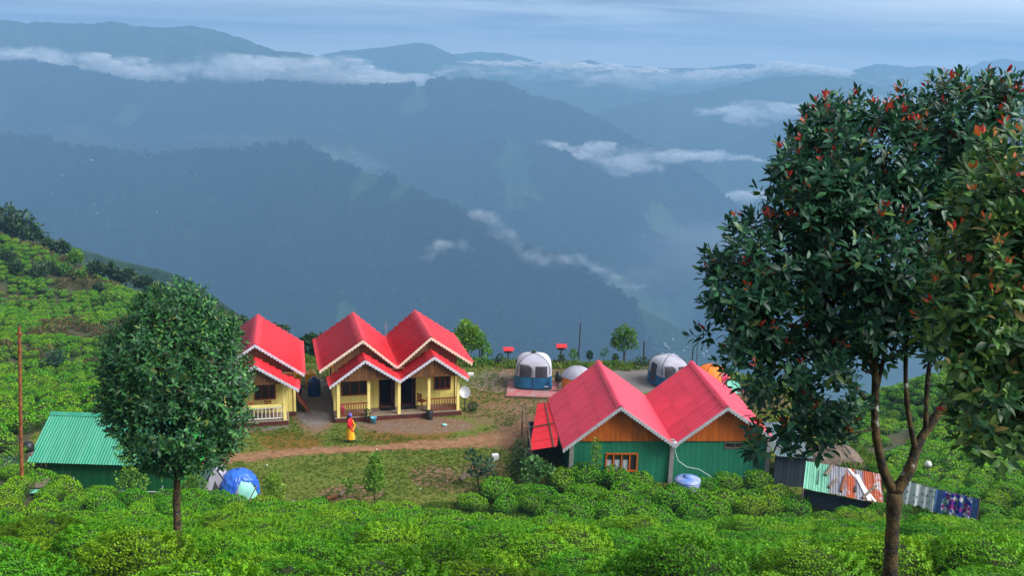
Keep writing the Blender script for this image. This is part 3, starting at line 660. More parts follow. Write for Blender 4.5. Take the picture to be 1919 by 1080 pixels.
CM = {k: cloud_mat('cloud_'+k, d, s) for k, (d, s) in {'dense': (.75, .006), 'soft': (.3, .008), 'wisp': (.06, .03), 'veil': (.045, .002), 'bright': (1.0, .012)}.items()}
import bmesh
_b = bmesh.new(); bmesh.ops.create_icosphere(_b, subdivisions=3, radius=1); ICO_V = np.array([v.co[:] for v in _b.verts]); ICO_F = np.array([[v.index for v in f.verts] for f in _b.faces]); _b.free()
def cloud(name, line, n, m, seed, label, flat=.5, wide=1.6, dj=.05):
    """line: (px, py, radius_px, depth)"""
    r_ = np.random.default_rng(seed); L = np.array(line, float); V = []; Fs = []
    for i in range(n):
        u = r_.uniform(0, len(L)-1); k = min(int(u), len(L)-2); f = u-k; q = L[k]*(1-f)+L[k+1]*f
        D = float(DD(q[3]))*(1+r_.uniform(-dj, dj)*.5); rad = q[2]*D/F*r_.uniform(.35, .95)
        c = P(q[0]+r_.normal(0, q[2]*.9), q[1]+r_.normal(0, q[2]*.28), D)
        v = ICO_V*(1+.22*np.sin(ICO_V[:, [1]]*5+i)*np.cos(ICO_V[:, [0]]*4.3+i*2)+.1*np.sin(ICO_V[:, [2]]*11+ICO_V[:, [0]]*9+i))
        V.append(v*rad*np.array([wide, 1.2, flat])+c); Fs.append(ICO_F+i*len(ICO_V))
    o = link(bpy.data.objects.new(name, np_mesh(name, np.concatenate(V), np.concatenate(Fs), m, True, None, 3)))
    tag(o, label, kind='stuff')
cloud('cloud_bank', [(-60, 95, 22, 4450), (60, 108, 26, 4450), (180, 128, 30, 4400), (260, 145, 30, 4400), (340, 135, 38, 4400), (430, 128, 42, 4400), (540, 132, 40, 4400), (640, 142, 34, 4400), (740, 152, 26, 4350), (800, 150, 14, 4350)], 230, CM['dense'], 1, 'long white cloud bank below the far left mountain')
cloud('cloud_bank', [(700, 145, 14, 4600), (850, 136, 16, 5300), (980, 130, 18, 5300), (1080, 140, 20, 5300), (1180, 150, 26, 5300), (1300, 148, 22, 5300), (1400, 142, 10, 5600)], 130, CM['soft'], 2, 'soft grey cloud over the gap between the ridges')
cloud('cloud_bank', [(880, 116, 7, 4000), (960, 119, 9, 4000), (1040, 122, 11, 4000), (1130, 125, 12, 4000), (1200, 130, 12, 4000), (1245, 134, 9, 4000)], 190, CM['bright'], 3, 'bright white strip of cloud in the gap on the horizon', .4)
cloud('cloud_bank', [(1280, 140, 10, 5750), (1340, 136, 13, 5750), (1400, 136, 13, 5700), (1460, 127, 15, 5700), (1520, 130, 15, 5650), (1590, 138, 7, 5600)], 190, CM['bright'], 4, 'white cloud rising behind the dark right ridge', .5)
cloud('valley_cloud', [(1020, 268, 12, 3300), (1060, 282, 26, 3300), (1110, 298, 34, 3300), (1150, 318, 30, 3250), (1200, 292, 26, 3300), (1280, 292, 22, 3300), (1350, 294, 18, 3300), (1415, 298, 10, 3300)], 120, CM['dense'], 5, 'ragged white cloud lying in front of the middle mountain end', .55)
cloud('valley_cloud', [(1308, 208, 10, 5000), (1360, 212, 18, 5000), (1410, 214, 26, 4900), (1480, 214, 26, 4900), (1560, 205, 26, 4900), (1640, 200, 26, 4900), (1720, 200, 26, 4900), (1900, 190, 30, 4900)], 130, CM['dense'], 6, 'white cloud strip below the crest of the right mountain', .5)
cloud('valley_cloud', [(1220, 398, 10, 3700), (1245, 394, 17, 3700), (1275, 386, 12, 3700)], 26, CM['dense'], 7, 'small pale cloud puff low in the valley', .7)
cloud('valley_cloud', [(1350, 380, 12, 3900), (1390, 372, 18, 3900), (1430, 364, 14, 3900)], 30, CM['dense'], 8, 'pale cloud puff just left of the big tree', .6)
cloud('valley_cloud', [(970, 384, 9, 3000), (1000, 388, 14, 3000), (1040, 400, 12, 2980), (1080, 412, 10, 2960), (1130, 432, 9, 2940)], 44, CM['dense'], 9, 'white cloud spilling over the low spur', .7)
cloud('mist_wisp', [(880, 402, 10, 2070), (915, 405, 14, 2060), (925, 425, 12, 2040), (955, 448, 13, 2020), (985, 470, 14, 2000), (1010, 490, 18, 1980), (1040, 485, 14, 1980), (1080, 495, 9, 1980)], 260, CM['wisp'], 10, 'thin mist climbing the ridge line of the near mountain', .9, 1.0)
cloud('mist_wisp', [(800, 490, 10, 1950), (820, 460, 12, 1960), (860, 455, 12, 1960), (875, 470, 8, 1960)], 110, CM['wisp'], 11, 'faint mist patch on the flank of the near mountain', .9, 1.0)
cloud('mist_wisp', [(1560, 148, 10, 7600), (1640, 152, 13, 7600), (1720, 150, 13, 7600), (1800, 160, 14, 7600), (1900, 165, 20, 7600)], 60, CM['soft'], 12, 'low mist between the two right mountains', .5)

cloud('valley_mist', [(900, 560, 50, 2600), (1050, 560, 60, 2600), (1180, 520, 70, 2700), (1280, 470, 80, 2800), (1400, 430, 90, 2900), (1500, 500, 80, 2800)], 90, CM['veil'], 21, 'thin pale mist filling the deep valley on the right', .6, 1.8)
cloud('valley_mist', [(-50, 235, 30, 2850), (150, 262, 34, 2850), (350, 272, 34, 2850), (480, 262, 26, 2850), (640, 300, 34, 2800), (760, 340, 34, 2700), (900, 385, 30, 2700)], 80, CM['veil'], 22, 'thin pale mist between the near and the middle mountain', .45, 2.2)
cloud('mist_wisp', [(1075, 480, 10, 1960), (1120, 500, 12, 1960), (1160, 530, 10, 1940), (1200, 540, 10, 1940)], 90, CM['wisp'], 23, 'faint mist trailing down the right end of the near mountain', .8, 1.4)
# the air: one closed box of even haze
hz = MB().span((-5200, -60, -1250), (5200, 6800, 262)); hzm = bpy.data.materials.new('haze_air'); hzm.use_nodes = True
hn = hzm.node_tree.nodes; hn.clear(); ho = hn.new('ShaderNodeOutputMaterial'); pv = hn.new('ShaderNodeVolumePrincipled')
pv.inputs['Color'].default_value = (.29, .57, .92, 1); pv.inputs['Density'].default_value = .00034; pv.inputs['Anisotropy'].default_value = .1
hzm.node_tree.links.new(pv.outputs[0], ho.inputs['Volume'])
hzo = hz.build('haze', hzm); tag(hzo, 'pale blue haze filling the valley air', kind='stuff')
# ------------------------------------------------------------------ lawn, path, yard
rng = np.random.default_rng(8)
def ell(px, py, cx, cy, rx, ry, soft=.45):
    d = np.sqrt(((px-cx)/rx)**2+((py-cy)/ry)**2); return np.clip((1+soft/2-d)/soft, 0, 1)
gx2 = np.arange(-27.5, 20.6, .16); gy2 = np.arange(41, 67.4, .16); X, Y = np.meshgrid(gx2, gy2)
sdt = poly_sd(X, Y, TERR); keep = sdt+(fbm(X/1.3, Y/1.3, 3, 3)-.5)*1.2 < -.1
Z = .008+height(X, Y)+.03*(fbm(X/.9, Y/.9, 3, 12)-.5)*0
lawn_me = grid_mesh('lawn', X, Y, Z, None, True, keep)
px, py, _ = project(np.c_[X.ravel(), Y.ravel(), Z.ravel()])
bare_m = np.maximum.reduce([ell(px, py, 780, 798, 110, 17), ell(px, py, 590, 770, 45, 42), ell(px, py, 812, 893, 48, 22)*.95, ell(px, py, 660, 925, 60, 16), ell(px, py, 905, 880, 50, 18)*.7,
    ell(px, py, 1010, 735, 150, 48)*.6, ell(px, py, 930, 770, 70, 30)*.6, ell(px, py, 1000, 800, 70, 60), ell(px, py, 1160, 700, 260, 24)*.9, ell(px, py, 905, 915, 90, 14)*.6, ell(px, py, 1400, 740, 120, 40)*.7, ell(px, py, 470, 800, 60, 12)*.8])
grav_m = np.maximum.reduce([ell(px, py, 590, 752, 40, 50), ell(px, py, 1195, 712, 50, 26), ell(px, py, 925, 715, 55, 22)*.5, ell(px, py, 1130, 690, 80, 14)*.7, ell(px, py, 770, 800, 130, 13)*.3, ell(px, py, 480, 800, 70, 8)*.7])
warm_m = np.maximum.reduce([ell(px, py, 545, 828, 60, 18), ell(px, py, 930, 740, 60, 30)*.7, ell(px, py, 760, 815, 90, 18)*.8, ell(px, py, 500, 810, 60, 12)*.5])
for nm, arr in (('bare', bare_m), ('gravel', grav_m), ('warm', warm_m)):
    a = lawn_me.attributes.new(nm, 'FLOAT', 'POINT'); a.data.foreach_set('value', arr.astype(np.float32))
def lawn_mat():
    m, n, l, b, o = base_mat('lawn'); b.inputs['Roughness'].default_value = .95; b.inputs['Specular IOR Level'].default_value = .15
    g = n.new('ShaderNodeNewGeometry')
    def noise(s, d=4, rg=.6):
        z = n.new('ShaderNodeTexNoise'); z.inputs['Scale'].default_value = s; z.inputs['Detail'].default_value = d; z.inputs['Roughness'].default_value = rg; l.new(g.outputs['Position'], z.inputs['Vector']); return z.outputs['Fac']
    def ramp(f, p0, c0, p1, c1):
        r = n.new('ShaderNodeValToRGB'); r.color_ramp.elements[0].position = p0; r.color_ramp.elements[1].position = p1
        r.color_ramp.elements[0].color = (*c0, 1); r.color_ramp.elements[1].color = (*c1, 1); l.new(f, r.inputs['Fac']); return r.outputs[0]
    def mix(f, a, c):
        x = n.new('ShaderNodeMix'); x.data_type = 'RGBA'; l.new(f, x.inputs[0]); l.new(a, x.inputs[6]); l.new(c, x.inputs[7]); return x.outputs[2]
    def att(nm, ns, k=.9):
        a = n.new('ShaderNodeAttribute'); a.attribute_name = nm
        s = n.new('ShaderNodeMath'); s.operation = 'MULTIPLY_ADD'; l.new(ns, s.inputs[0]); s.inputs[1].default_value = k*2; s.inputs[2].default_value = -k
        t = n.new('ShaderNodeMath'); t.operation = 'ADD'; l.new(a.outputs['Fac'], t.inputs[0]); l.new(s.outputs[0], t.inputs[1])
        r = n.new('ShaderNodeMapRange'); r.inputs['From Min'].default_value = .25; r.inputs['From Max'].default_value = .75; l.new(t.outputs[0], r.inputs['Value']); return r.outputs[0]
    grass = mix(noise(.55, 5, .65), ramp(noise(3, 5), .35, (.05, .13, .012), .65, (.085, .16, .018)), ramp(noise(6, 5), .35, (.13, .13, .025), .65, (.19, .13, .04)))
    warm = ramp(noise(4, 5), .3, (.2, .09, .018), .7, (.1, .09, .015))
    soil = ramp(noise(5, 7, .7), .35, (.12, .065, .035), .65, (.24, .15, .09))
    grav = ramp(noise(16, 6, .8), .35, (.07, .065, .06), .65, (.26, .23, .21))
    c = mix(att('warm', noise(1.5, 5), .5), grass, warm); c = mix(att('bare', noise(1.1, 6, .7), .7), c, soil); c = mix(att('gravel', noise(1.6, 6), .6), c, grav)
    l.new(c, b.inputs['Base Color'])
    bp = n.new('ShaderNodeBump'); bp.inputs['Strength'].default_value = .7; bp.inputs['Distance'].default_value = .05; l.new(noise(14, 6, .7), bp.inputs['Height']); l.new(bp.outputs[0], b.inputs['Normal'])
    return m
lawn_me.materials[0] = lawn_mat()
tag(link(bpy.data.objects.new('lawn', lawn_me)), kind='structure')

# reddish dirt path crossing the lawn
pp = [(372, 858, 884), (443, 847, 870), (520, 843, 859), (600, 838, 851), (700, 834, 846), (780, 828, 844), (850, 820, 842), (905, 812, 842), (960, 797, 842), (1000, 770, 850)]
pp = np.array(pp, float); xs = np.arange(372, 1000, 4.0); up = np.interp(xs, pp[:, 0], pp[:, 1]); lo = np.interp(xs, pp[:, 0], pp[:, 2]); up += (fbm(xs/25, xs*0, 3, 4)-.5)*8; lo += (fbm(xs/30, xs*0, 3, 5)-.5)*9
V = []; fade = []; nr_ = 11
for i, x in enumerate(xs):
    for j in range(nr_):
        q = G(x, up[i]-3+(lo[i]-up[i]+6)*j/(nr_-1), .014); V.append(q); fade.append(min(j, nr_-1-j)/4.0)
V = np.array(V); i_ = np.arange(len(V)).reshape(len(xs), nr_); Fq = np.c_[i_[:-1, :-1].ravel(), i_[1:, :-1].ravel(), i_[1:, 1:].ravel(), i_[:-1, 1:].ravel()]
def path_mat(name, c1, c2):
    m, n, l, b, o = base_mat(name); b.inputs['Roughness'].default_value = .95; b.inputs['Specular IOR Level'].default_value = .15
    g = n.new('ShaderNodeNewGeometry'); z = n.new('ShaderNodeTexNoise'); z.inputs['Scale'].default_value = 2.2; z.inputs['Detail'].default_value = 7; z.inputs['Roughness'].default_value = .7; l.new(g.outputs['Position'], z.inputs['Vector'])
    r = n.new('ShaderNodeValToRGB'); r.color_ramp.elements[0].position = .35; r.color_ramp.elements[1].position = .65; r.color_ramp.elements[0].color = (*c1, 1); r.color_ramp.elements[1].color = (*c2, 1); l.new(z.outputs['Fac'], r.inputs['Fac']); l.new(r.outputs[0], b.inputs['Base Color'])
    a = n.new('ShaderNodeAttribute'); a.attribute_name = 'fade'; z2 = n.new('ShaderNodeTexNoise'); z2.inputs['Scale'].default_value = 3.5; z2.inputs['Detail'].default_value = 5; l.new(g.outputs['Position'], z2.inputs['Vector'])
    s = n.new('ShaderNodeMath'); s.operation = 'MULTIPLY_ADD'; l.new(z2.outputs['Fac'], s.inputs[0]); s.inputs[1].default_value = 2.2; s.inputs[2].default_value = -1.15
    t = n.new('ShaderNodeMath'); t.operation = 'ADD'; l.new(a.outputs['Fac'], t.inputs[0]); l.new(s.outputs[0], t.inputs[1])
    mr = n.new('ShaderNodeMapRange'); mr.inputs['From Min'].default_value = .2; mr.inputs['From Max'].default_value = .6; l.new(t.outputs[0], mr.inputs['Value']); l.new(mr.outputs[0], b.inputs['Alpha'])
    bp = n.new('ShaderNodeBump'); bp.inputs['Strength'].default_value = .6; bp.inputs['Distance'].default_value = .04; l.new(z.outputs['Fac'], bp.inputs['Height']); l.new(bp.outputs[0], b.inputs['Normal']); return m
pm = np_mesh('dirt_path', V, Fq, path_mat('dirt_path', (.17, .082, .038), (.29, .165, .09)), True); a = pm.attributes.new('fade', 'FLOAT', 'POINT'); a.data.foreach_set('value', np.array(fade, np.float32))
tag(link(bpy.data.objects.new('dirt_path', pm)), kind='structure')

# grass tufts, stones, fallen leaves
GP = [((.09, .2, .015), 4), ((.13, .21, .02), 3), ((.2, .18, .03), 1.4), ((.06, .15, .012), 2)]
def tuft(seed, n=26, r=.1, h=.09):
    r_ = np.random.default_rng(seed); pos = np.c_[r_.normal(0, r*.5, n), r_.normal(0, r*.5, n), np.zeros(n)]
    d = np.c_[r_.normal(0, .35, n), r_.normal(0, .35, n), np.ones(n)]
    Fm = frames(d, r_.normal(0, 1, (n, 3)), r_, .1); Fm[:, :, 0] *= .35
    return leaf_cloud('grass_tuft', pos, Fm, h*r_.uniform(.5, 1.4, n), pick(r_, n, GP, .2), M['grass'], 'quad')
gsrc = source_collection('grass_source', [tuft(200+i) for i in range(4)])
n = 70000; x = rng.uniform(-27, 20, n); y = rng.uniform(41.5, 67, n); sdt = poly_sd(x, y, TERR); px, py, _ = project(np.c_[x, y, 0*x])
dens = .4+.6*np.clip((fbm(x/2.2, y/2.2, 3, 31)-.3)*4, 0, 1)-np.maximum(ell(px, py, 790, 800, 130, 20), np.maximum(ell(px, py, 590, 760, 45, 46), ell(px, py, 1010, 730, 150, 42)*.35))
onpath = (px > 372) & (py > np.interp(px, xs, up)) & (py < np.interp(px, xs, lo)) & (px < 1000)
dens = np.where(ell(px, py, 1195, 712, 50, 26) > .3, 0, dens)
k = (sdt < -.2) & (rng.uniform(0, 1, n) < dens) & ~onpath
scatter('grass', np.c_[x, y, 0*x+.01][k], rng.uniform(.35, .8, k.sum()), rng.uniform(0, 6, k.sum()), gsrc, 'short patchy grass on the lawn between the cottages')
n = 16000; x = rng.uniform(-29, 24, n); y = rng.uniform(40, 71, n); sdt = poly_sd(x, y, TERR); k = (sdt > -1.1) & (sdt < 3.5) & ((y > 60) | (x > 15)) 
scatter('grass', np.c_[x, y, height(x, y)+.01][k], rng.uniform(1.3, 4.0, k.sum()), rng.uniform(0, 6, k.sum()), gsrc, 'rough long grass along the outer edge of the terrace')
n = 9000; x = rng.uniform(-4, 16, n); y = rng.uniform(39, 43.5, n); k = poly_sd(x, y, gap) < 1.2
scatter('grass', np.c_[x, y, height(x, y)+.01][k], rng.uniform(1, 2.4, k.sum()), rng.uniform(0, 6, k.sum()), gsrc, 'grass beside the stony track at the foot of the tea')
def stone_mesh(seed):
    v = ICO_V[:]; r_ = np.random.default_rng(seed); 
    import bmesh as bmm
    b = bmm.new(); bmm.ops.create_icosphere(b, subdivisions=1, radius=1)
    for q in b.verts: q.co *= r_.uniform(.7, 1.2); q.co.z *= .6
    me = bpy.data.meshes.new('stone'); b.to_mesh(me); b.free(); me.materials.append(M['rock']); return me
ssrc = source_collection('stone_source', [stone_mesh(i) for i in range(4)])
n = 9000; x = rng.uniform(-22, 18, n); y = rng.uniform(42, 66, n); px, py, _ = project(np.c_[x, y, 0*x])
w_ = np.maximum.reduce([ell(px, py, 780, 797, 120, 14)*.8, ell(px, py, 480, 797, 50, 9), ell(px, py, 590, 752, 40, 50)*.9, ell(px, py, 1195, 712, 50, 26)*.8, ell(px, py, 1010, 730, 150, 42)*.25, ell(px, py, 840, 895, 60, 16)*.3, ell(px, py, 930, 720, 60, 24)*.3])
k = (rng.uniform(0, 1, n) < w_) & (poly_sd(x, y, TERR) < -.3)
scatter('gravel', np.c_[x, y, 0*x+.015][k], rng.uniform(.015, .055, k.sum()), rng.uniform(0, 6, k.sum()), ssrc, 'pale gravel and small stones in front of the cottages')
tx = np.linspace(805, 1000, 60); 
n = 700; a = rng.uniform(805, 1010, n); b_ = np.interp(a, [805, 850, 900, 1000], [948, 960, 968, 966])+rng.normal(0, 3.5, n)
q = np.array([ground_hit(u, v) if True else None for u, v in zip(a[:260], b_[:260])], dtype=object)
q = np.array([w for w in q if w is not None])
scatter('gravel', q+np.array([0, 0, .03]), rng.uniform(.05, .14, len(q)), rng.uniform(0, 6, len(q)), ssrc, 'loose pale stones on the track below the tea')
for i, (u, v) in enumerate([(788, 917), (706, 843), (500, 872), (550, 940), (745, 905), (395, 843), (480, 918)]):
    p = G(u, v, .02); o = place('litter', stone_mesh(40+i), None, p, (0, 0, i), (.07, .05, .05)); o.data.materials[0] = M['white']
    tag(o, ['small white scrap on bare soil near the fallen logs', 'white scrap lying on the dirt path', 'white scrap on the grass right of the blue tarp tent', 'pale scrap on the lawn edge by the light green bush', 'white scrap on the lawn beside the slim sapling', 'white stone on the grass near the dense dark tree', 'pale scrap on the grass between the tarp tent and the light green bush'][i], 'litter')

# ------------------------------------------------------------------ building pieces
_sheets = {}
def sheet_mesh(w, l, kind, m):
    key = (round(w, 3), round(l, 3), kind, m.name)
    if key in _sheets: return _sheets[key]
    if kind == 'wave': pitch, amp, sub, step = .36, .05, 12, None
    elif kind == 'fine': pitch, amp, sub, step = .13, .022, 6, None
    else: pitch, amp, sub, step = .42, .06, 10, .45
    nx = max(2, int(round(w/pitch)))*sub; xs_ = np.linspace(0, w, nx+1)
    hx = amp*np.cos(xs_/w*max(2, round(w/pitch))*2*np.pi)
    if kind != 'fine': hx = -.085*np.abs(np.cos(xs_/w*max(2, round(w/pitch))*np.pi))**14
    if step:
        ns = max(1, int(round(l/step))); ys_, hy = [], []
        for i in range(ns): ys_ += [l*i/ns, l*(i+1)/ns-1e-3]; hy += [0, .1]
    else: ys_ = np.linspace(0, l, 4); hy = [0]*4
    XX, YY = np.meshgrid(xs_, ys_); ZZ = hx[None, :]+np.array(hy)[:, None]
    me = grid_mesh('roof_sheet', XX, YY, ZZ, m, kind != 'tile'); _sheets[key] = me; return me
def roof_slope(parent, ra, rb, ea, m, kind, nrow=1, width=1.0, name='roof_sheet'):
    ra, rb, ea = Vector(ra), Vector(rb), Vector(ea); A = rb-ra; D = ea-ra; nrm = A.cross(D).normalized()
    if nrm.z < 0: nrm = -nrm
    Dn = D.normalized(); Xn = Dn.cross(nrm)
    st = ra if Xn.dot(A) > 0 else rb
    nc = max(1, round(A.length/width)); w = A.length/nc; l = D.length/nrow
    for i in range(nc):
        for j in range(nrow):
            me = sheet_mesh(w+.03, l+(.05 if j < nrow-1 else 0), kind, m)
            o = st+Xn*(w*i)+Dn*(l*j)+nrm*(.03-.014*j+.006*(i % 2)+rng.uniform(0, .004))
            mw = Matrix(((Xn.x, Dn.x, nrm.x, o.x), (Xn.y, Dn.y, nrm.y, o.y), (Xn.z, Dn.z, nrm.z, o.z), (0, 0, 0, 1)))
            place(name, me, parent, mw=mw)
def ridge_cap(parent, a, b, m, w=.17, drop=.11):
    a, b = Vector(a), Vector(b); d = (b-a).normalized(); s = d.cross(Vector((0, 0, 1))).normalized()
    mb = MB(); vs = []
    for p in (a, b):
        for t, z in ((-w, -drop+.09), (-w*.45, .06), (0, .1), (w*.45, .06), (w, -drop+.09)): vs.append(p+s*t+Vector((0, 0, z)))
    mb.add(vs, [(i, i+1, i+6, i+5) for i in range(4)]); mb.build('ridge_cap', m, parent)
def fascia(parent, p0, p1, y, m, h=.13, pitch=.2, sc_=.085):
    L = math.hypot(p1[0]-p0[0], p1[1]-p0[1]); n = int(L/pitch)*6; mb = MB()
    for i in range(n+1):
        t = i/n; x = p0[0]+(p1[0]-p0[0])*t; z = p0[1]+(p1[1]-p0[1])*t; hh = h+sc_*abs(math.sin(math.pi*i/6))
        mb.v += [(x, y, z), (x, y, z-hh), (x, y+.03, z-hh), (x, y+.03, z)]
    for i in range(n):
        for j in range(4): mb.f.append((4*i+j, 4*i+(j+1) % 4, 4*i+4+(j+1) % 4, 4*i+4+j))
    mb.build('fascia', m, parent)
def rects(x0, x1, z0, z1, ops):
    out_ = []; xs_ = sorted({x0, x1, *[a for o in ops for a in (o[0], o[1])]})
    for a, b in zip(xs_, xs_[1:]):
        if b-a < 1e-4: continue
        cov = sorted([(o[2], o[3]) for o in ops if o[0] <= a+1e-6 and o[1] >= b-1e-6]); z = z0
        for c, d in cov:
            if c > z+1e-4: out_.append((a, b, z, c))
            z = max(z, d)
        if z < z1-1e-4: out_.append((a, b, z, z1))
    return out_
def wall(parent, a, b, z0, z1, m, ops=(), board=.45, thick=.08, name='wall_panel', top=None):
    """wall from a to b (x, y); ops = openings (s0, s1, z0, z1) measured from a; top(s) gives a sloping top"""
    a, b = Vector((*a, 0)), Vector((*b, 0)); L = (b-a).length; d = (b-a)/L; rz = math.atan2(d.y, d.x); nrm = Vector((-d.y, d.x, 0)); cache = {}
    for s0, s1, c0, c1 in rects(0, L, z0, z1, ops):
        n = max(1, round((s1-s0)/board)); w = (s1-s0)/n
        for i in range(n):
            u0, u1 = s0+i*w+.006, s0+(i+1)*w-.006; off = rng.uniform(0, .006)
            mb = MB()
            if top and c1 >= z1-1e-4: zt0, zt1 = top(u0), top(u1)
            else: zt0 = zt1 = c1
            mb.prism([(u0-u0, c0), (u1-u0, c0), (u1-u0, zt1), (0, zt0)], off, thick+off)
            o = mb.build(name, m, parent); o.location = a+d*u0; o.rotation_euler = (0, 0, rz)
    # a thin backing so no light shows through the joints
    mb = MB()
    for s0, s1, c0, c1 in rects(0, L, z0, z1, ops):
        tz = (lambda s: top(s)-.02) if (top and c1 >= z1-1e-4) else (lambda s: c1)
        mb.prism([(s0, c0), (s1, c0), (s1, tz(s1)), (s0, tz(s0))], thick+.008, thick+.03)
    o = mb.build('wall_lining', M['dark'], parent); o.location = a; o.rotation_euler = (0, 0, rz)
def planks(parent, x0, x1, zb, roof, y, m, board=.28, name='plank', th=.04):
    n = max(1, round((x1-x0)/board)); w = (x1-x0)/n
    for i in range(n):
        a, b = x0+i*w+.006, x0+(i+1)*w-.006; za, zb_, mid = roof(a), roof(b), (a+b)/2; zm = roof(mid)
        if max(za, zb_, zm) <= zb+.03: continue
        y0 = y+rng.uniform(0, .012)
        MB().prism([(a, zb), (b, zb), (b, max(zb+.01, zb_)), (mid, max(zb+.01, zm)), (a, max(zb+.01, za))], y0, y0+th).build(name, m, parent)
def window(parent, x0, x1, z0, z1, y, fm, n=3, bars=0, curtain=None, fr=.07, name='window'):
    mb = MB(); d = .12
    mb.span((x0, y-.05, z0), (x1, y+d, z0+fr)).span((x0, y-.05, z1-fr), (x1, y+d, z1)).span((x0, y-.05, z0+fr), (x0+fr, y+d, z1-fr)).span((x1-fr, y-.05, z0+fr), (x1, y+d, z1-fr))
    for i in range(1, n):
        x = x0+(x1-x0)*i/n; mb.span((x-fr*.45, y-.03, z0+fr), (x+fr*.45, y+d-.02, z1-fr))
    w = mb.build(name, fm, parent); w_ = (x1-x0)/n
    for i in range(n): MB().span((x0+w_*i+fr*.5, y+.05, z0+fr), (x0+w_*(i+1)-fr*.5, y+.058, z1-fr)).build('pane', M['glass'], w)
    if bars:
        mb = MB()
        for i in range(bars): x = x0+fr+(x1-x0-2*fr)*(i+.5)/bars; mb.tube([(x, y+.02, z0+fr), (x, y+.02, z1-fr)], .009, 5)
        mb.build('window_bars', M['black'], w)['kind'] = 'stuff'
    if curtain:
        for i in curtain:
            XX, ZZ = np.meshgrid(np.linspace(x0+w_*i+fr, x0+w_*(i+1)-fr, 24), [z0+fr, z0+(z1-z0)*.62]); YY = y+.03+.012*np.sin(XX*60)
            link(bpy.data.objects.new('curtain', grid_mesh('curtain', XX, YY, ZZ, M['curtain'])), w)
    return w
def chair(label, loc, rz, m, s=1):
    t = empty('plastic_chair', loc, rz, label, 'chair'); t.scale = (s, s, s)
    MB().box((0, 0, .44), (.44, .42, .035)).build('seat', m, t)
    mb = MB()
    for i in range(5): mb.box((-.16+.08*i, .2+.0, .67), (.045, .025, .42))
    mb.box((0, .2, .89), (.42, .03, .07)); mb.build('backrest', m, t)
    for sx in (-1, 1):
        MB().box((sx*.22, 0, .64), (.04, .4, .03)).box((sx*.22, -.17, .54), (.035, .035, .18)).build('armrest', m, t)
        for sy in (-1, 1): MB().tube([(sx*.19, sy*.17, .43), (sx*.22, sy*.2, 0)], .02, 6).build('leg', m, t)
    return t

